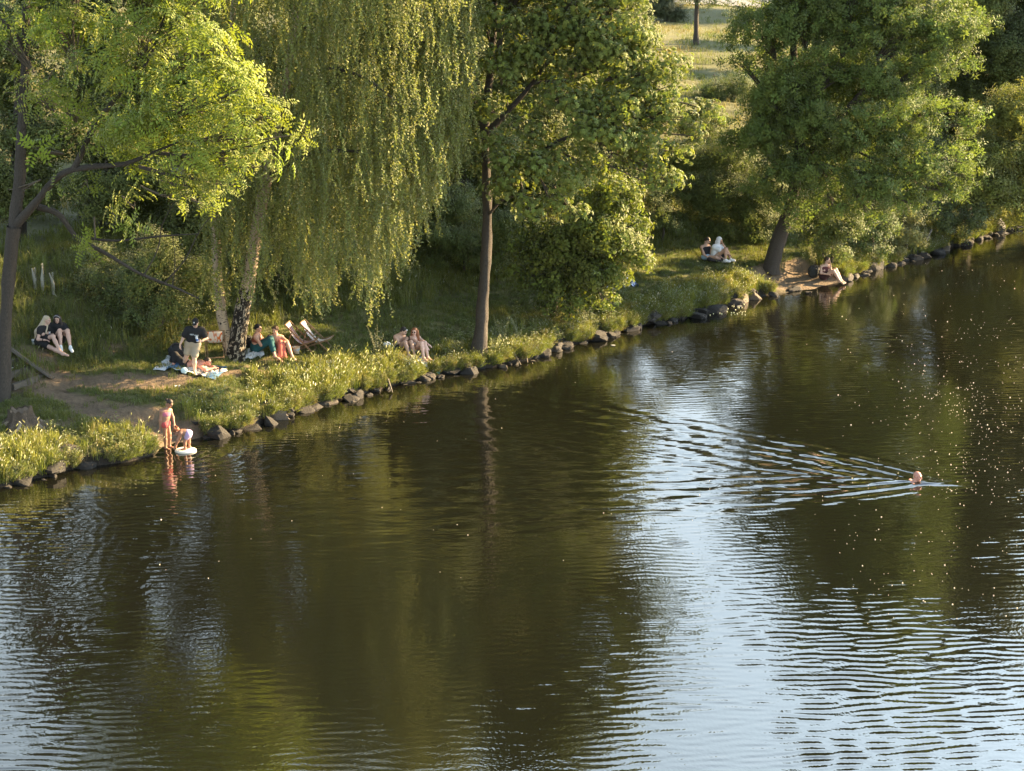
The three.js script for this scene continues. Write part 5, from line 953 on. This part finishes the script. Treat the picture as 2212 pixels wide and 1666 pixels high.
// ---- the couple by the bank lip
{
  const b = onGround(859, 760);
  person({
    label: 'shirtless man with a small white visor badge in his hair, hunched over a phone', at: b, skin: [.47, .3, .225], s: .98, hair: [.014, .011, .01], hairStyle: 'short',
    J: { pel: [-.02, .11, 0], che: [.06, .46, .08], nec: [.1, .55, .11], hea: [.19, .655, .16], sL: [-.05, .47, .12], sR: [.19, .46, -.02], eL: [.08, .26, .28], wL: [.28, .42, .26], eR: [.28, .26, .08], wR: [.33, .42, .2], hL: [0, .11, .08], hR: [.02, .11, -.08], kL: [.25, .4, .48], aL: [.36, .02, .52], tL: [.46, -.03, .64], kR: [.42, .38, .38], aR: [.52, .0, .46], tR: [.63, -.04, .54] },
    face: [.86, -.45, .3], dL: [.6, .6, -.1], dR: [.3, .8, .1], nL: [.3, 0, -1], cL: .7, cR: .7, wear: K => [bottoms(K, [.02, .022, .03], .45, .02)],
    extra: K => { const e = mesh('hair_badge', new THREE.SphereGeometry(.022, 10, 8), WHITE, K.g); e.scale.set(1.3, .8, .6); e.position.copy(K.H(-.02, .09, .085)); },
  });
  const ph = thing('phone', 'dark phone in the shirtless man\'s hands', 'phone', b.clone().add(V(.35, .46, .27))); const pb = mesh('case', new THREE.BoxGeometry(.075, .15, .01), BLACK, ph); const sc = mesh('screen', new THREE.BoxGeometry(.068, .14, .004), std(rgb(.03, .035, .04), .2), ph); pb.rotation.set(-.3, -.9, .1); sc.rotation.copy(pb.rotation); sc.position.set(-.005, 0, -.004); ph.rotation.y = 0;
  person({
    label: 'woman with long auburn hair, sunglasses and white bikini, arms over her knees', at: onGround(896, 763), skin: [.55, .36, .29], s: .97, hair: [.22, .085, .035], bust: 1,
    J: { pel: [-.02, .11, 0], che: [0, .44, .06], nec: [.005, .54, .08], hea: [.01, .655, .12], sL: [-.1, .46, .1], sR: [.12, .45, .0], eL: [.14, .37, .32], wL: [.36, .3, .48], eR: [.26, .38, .18], wR: [.42, .34, .38], hL: [-.06, .11, .06], hR: [.08, .11, .02], kL: [.22, .41, .52], aL: [.3, .0, .68], tL: [.4, -.06, .8], kR: [.32, .41, .46], aR: [.42, .0, .64], tR: [.53, -.06, .74] },
    face: [-.25, -.1, .95], cL: .25, cR: .25, dL: [.7, -.5, .4], dR: [.7, -.4, .4],
    hairMore: K => [cap(K.H(.065, .03, -.02), V(.13, .36, .08), .05, .045), cap(K.H(-.065, .03, -.02), V(-.1, .44, .08), .045, .035), cap(K.H(0, .02, -.06), V(.03, .38, -.02), .07, .07)],
    wear: K => [band(K, [.66, .64, .64], .74), bottoms(K, [.66, .64, .64], .12, .008, 'swim_bottoms')],
    extra: K => { for (const k of [-1, 1]) { const l = mesh('sunglass_lens', new THREE.SphereGeometry(.024, 12, 8), std(rgb(.012, .01, .01), .15), K.g); l.position.copy(K.H(k * .031, .008, .087)); l.scale.set(1.1, .8, .45); l.quaternion.setFromRotationMatrix(new THREE.Matrix4().makeBasis(K.hx, K.hu, K.f)); } },
  });
}
// ---- the pair sitting on the shaded grass under the leaning ash
person({
  label: 'person in a black top and pale denim sitting beside the one in the white hood', at: onGround(1527, 563), skin: [.45, .29, .22], s: 1, hair: BRN,
  J: { pel: [-.02, .12, 0], che: [-.06, .47, .02], nec: [-.05, .57, .03], hea: [.0, .71, .05], sL: [-.2, .48, .08], sR: [.08, .48, -.02], eL: [-.14, .24, .18], wL: [.02, .12, .28], eR: [.14, .26, .1], wR: [.2, .12, .22], hL: [-.1, .12, .04], hR: [.07, .12, .02], kL: [.28, .16, .4], aL: [.52, .02, .28], tL: [.64, .0, .3], kR: [.38, .16, .18], aR: [.6, .03, .1], tR: [.72, .0, .14] },
  face: [.85, -.4, .25], hairMore: K => [ell(K.H(0, -.01, -.11), K.hr(.04, .045, .04), K.fr)],
  wear: K => [tank(K, [.015, .015, .02]), { ...bottoms(K, [.3, .42, .55], .3, .018), name: 'denim_shorts' }, { name: 'dark_blanket', color: [.03, .026, .028], prims: [cap(V(.05, .08, .3), V(.5, .06, .3), .08, .06), cap(V(.1, .07, .4), V(.45, .04, .42), .05)] }], shoes: [.6, .6, .6],
});
person({
  label: 'person in a white hood and T-shirt, one hand to the face, knees drawn up', at: onGround(1543, 562), skin: [.45, .27, .19], s: 1, hair: BRN, hairStyle: 'none', shoes: [.75, .76, .78],
  J: { pel: [0, .12, 0], che: [.08, .46, .04], nec: [.1, .56, .05], hea: [.16, .7, .07], sL: [-.02, .48, .12], sR: [.2, .47, -.04], eL: [.26, .36, .24], wL: [.5, .24, .3], eR: [.34, .46, .06], wR: [.27, .62, .12], hL: [0, .12, .08], hR: [.04, .12, -.06], kL: [.36, .42, .32], aL: [.36, .06, .4], tL: [.5, .02, .44], kR: [.4, .42, .14], aR: [.56, .05, .2], tR: [.7, .02, .24] },
  face: [.8, -.25, .5], dR: [-.3, .9, .2], nR: [-1, 0, .2], wear: K => [tee(K, [.66, .69, .74], .6, -.05, .03), bottoms(K, [.3, .22, .17], .3, .015), { name: 'hood', color: [.68, .7, .75], cell: .012, k: .03, prims: [ell(K.H(0, .04, -.025), K.hr(.1, .11, .112), K.fr), cap(K.H(0, -.06, -.06), K.J.nec, .09, .1), cap(K.H(-.06, -.04, 0), K.J.nec, .05, .08), cap(K.H(.06, -.04, 0), K.J.nec, .05, .08)], cuts: [{ n: K.f, d: K.f.dot(K.H(0, 0, .055)) }] }],
});
// ---- alone on the sandy landing
person({
  label: 'person in a dark swimsuit sitting on the sandy landing with one foot in the water', at: onGround(1783, 606), skin: [.53, .35, .27], s: 1, hair: [.04, .025, .016], hairStyle: 'short', bust: 1,
  J: { pel: [-.06, .12, 0], che: [-.02, .47, .03], nec: [0, .57, .04], hea: [.03, .71, .07], sL: [-.17, .48, .08], sR: [.12, .48, .0], eL: [-.2, .26, .16], wL: [.02, .24, .28], eR: [.17, .3, .14], wR: [.13, .56, .16], hL: [-.12, .12, .06], hR: [.02, .12, -.02], kL: [.22, .38, .36], aL: [.44, .03, .52], tL: [.54, -.03, .6], kR: [.32, .4, .2], aR: [.52, .02, .36], tR: [.63, -.04, .42] },
  face: [.9, -.1, .4], dR: [-.1, 1, -.05], nR: [-1, 0, .3], wear: K => [tank(K, [.09, .03, .035]), bottoms(K, [.03, .012, .015], .42, .02)],
});
// ---- the two children at the gravel cove
{
  const b = onWater(362, 968); b.y = -.03;
  person({
    label: 'girl in a pink bikini with a hair bun standing at the water edge', at: b, skin: [.27, .14, .09], s: .78, hs: .88, hair: [.018, .011, .009],
    J: { pel: [-.02, .68, 0], che: [.01, .98, 0], nec: [.05, 1.06, 0], hea: [.105, 1.19, .02], sL: [-.09, 1.0, .08], sR: [.1, .99, -.07], eL: [-.13, .78, .1], wL: [-.14, .58, .1], eR: [.16, .8, -.06], wR: [.2, .66, .02], hL: [-.03, .66, .07], hR: [0, .66, -.07], kL: [-.03, .38, .08], aL: [-.04, .05, .06], tL: [.06, .01, .1], kR: [.05, .38, -.06], aR: [.03, .05, -.08], tR: [.14, .01, -.05] },
    face: [.75, -.6, .25], hairMore: K => [ell(K.H(0, .03, -.125), K.hr(.042, .042, .042), K.fr)],
    wear: K => [band({ ...K, bust: 0 }, [.36, .11, .17], .82), bottoms(K, [.36, .06, .065], .1, .008, 'swim_bottoms')],
  });
  const c = onWater(401, 975); c.y = .05;
  person({
    label: 'small child with curly hair in lilac swim shorts bending down on the white float', at: c, skin: [.26, .135, .088], s: .64, hs: .86, hair: [.16, .055, .022], hairStyle: 'short',
    J: { pel: [.09, .42, 0], che: [-.07, .46, .02], nec: [-.11, .45, .02], hea: [-.19, .47, .04], sL: [-.09, .44, .1], sR: [-.09, .44, -.07], eL: [-.17, .27, .12], wL: [-.24, .12, .12], eR: [-.15, .26, -.06], wR: [-.22, .11, -.04], hL: [.09, .4, .06], hR: [.1, .4, -.06], kL: [.0, .21, .07], aL: [.0, .04, .06], tL: [-.08, .015, .08], kR: [.08, .22, -.06], aR: [.08, .04, -.08], tR: [.0, .015, -.07] },
    face: [-.6, -.78, .15], headUp: [-.7, .6, 0], chestDir: [-.2, -1, 0], hairMore: K => [0, 1, 2, 3, 4, 5, 6, 7, 8, 9].map(i => ell(K.H(.075 * Math.cos(i * .7), .06 + .045 * Math.sin(i * 2.3), .07 * Math.sin(i * .7) - .03), K.hr(.042, .042, .042))),
    wear: K => [bottoms(K, [.36, .28, .45], .4, .02, 'swim_shorts')],
  });
}
// ---- the swimmer
{
  const b = swimmerAt.clone(); b.y = 0;
  person({
    label: 'bald swimmer in mid river, only the head and wet shoulders above the water', at: b, skin: [.5, .25, .19], s: 1, hair: [.3, .2, .15], hairStyle: 'none',
    J: { pel: [-.55, -.32, .02], che: [-.16, -.12, 0], nec: [-.06, -.02, 0], hea: [0, .125, .02], sL: [-.12, -.06, .18], sR: [-.12, -.06, -.18], eL: [.12, -.09, .28], wL: [.34, -.05, .16], eR: [.12, -.09, -.28], wR: [.34, -.05, -.16], hL: [-.58, -.34, .09], hR: [-.58, -.34, -.07], kL: [-.95, -.45, .1], aL: [-1.3, -.4, .1], tL: [-1.42, -.42, .1], kR: [-.95, -.48, -.08], aR: [-1.28, -.5, -.1], tR: [-1.4, -.52, -.1] },
    face: [.8, -.15, .55], wear: K => [bottoms(K, [.02, .03, .06], .5, .015, 'swim_trunks')],
  });
}
shadows(scene);
renderer.render(scene, camera);
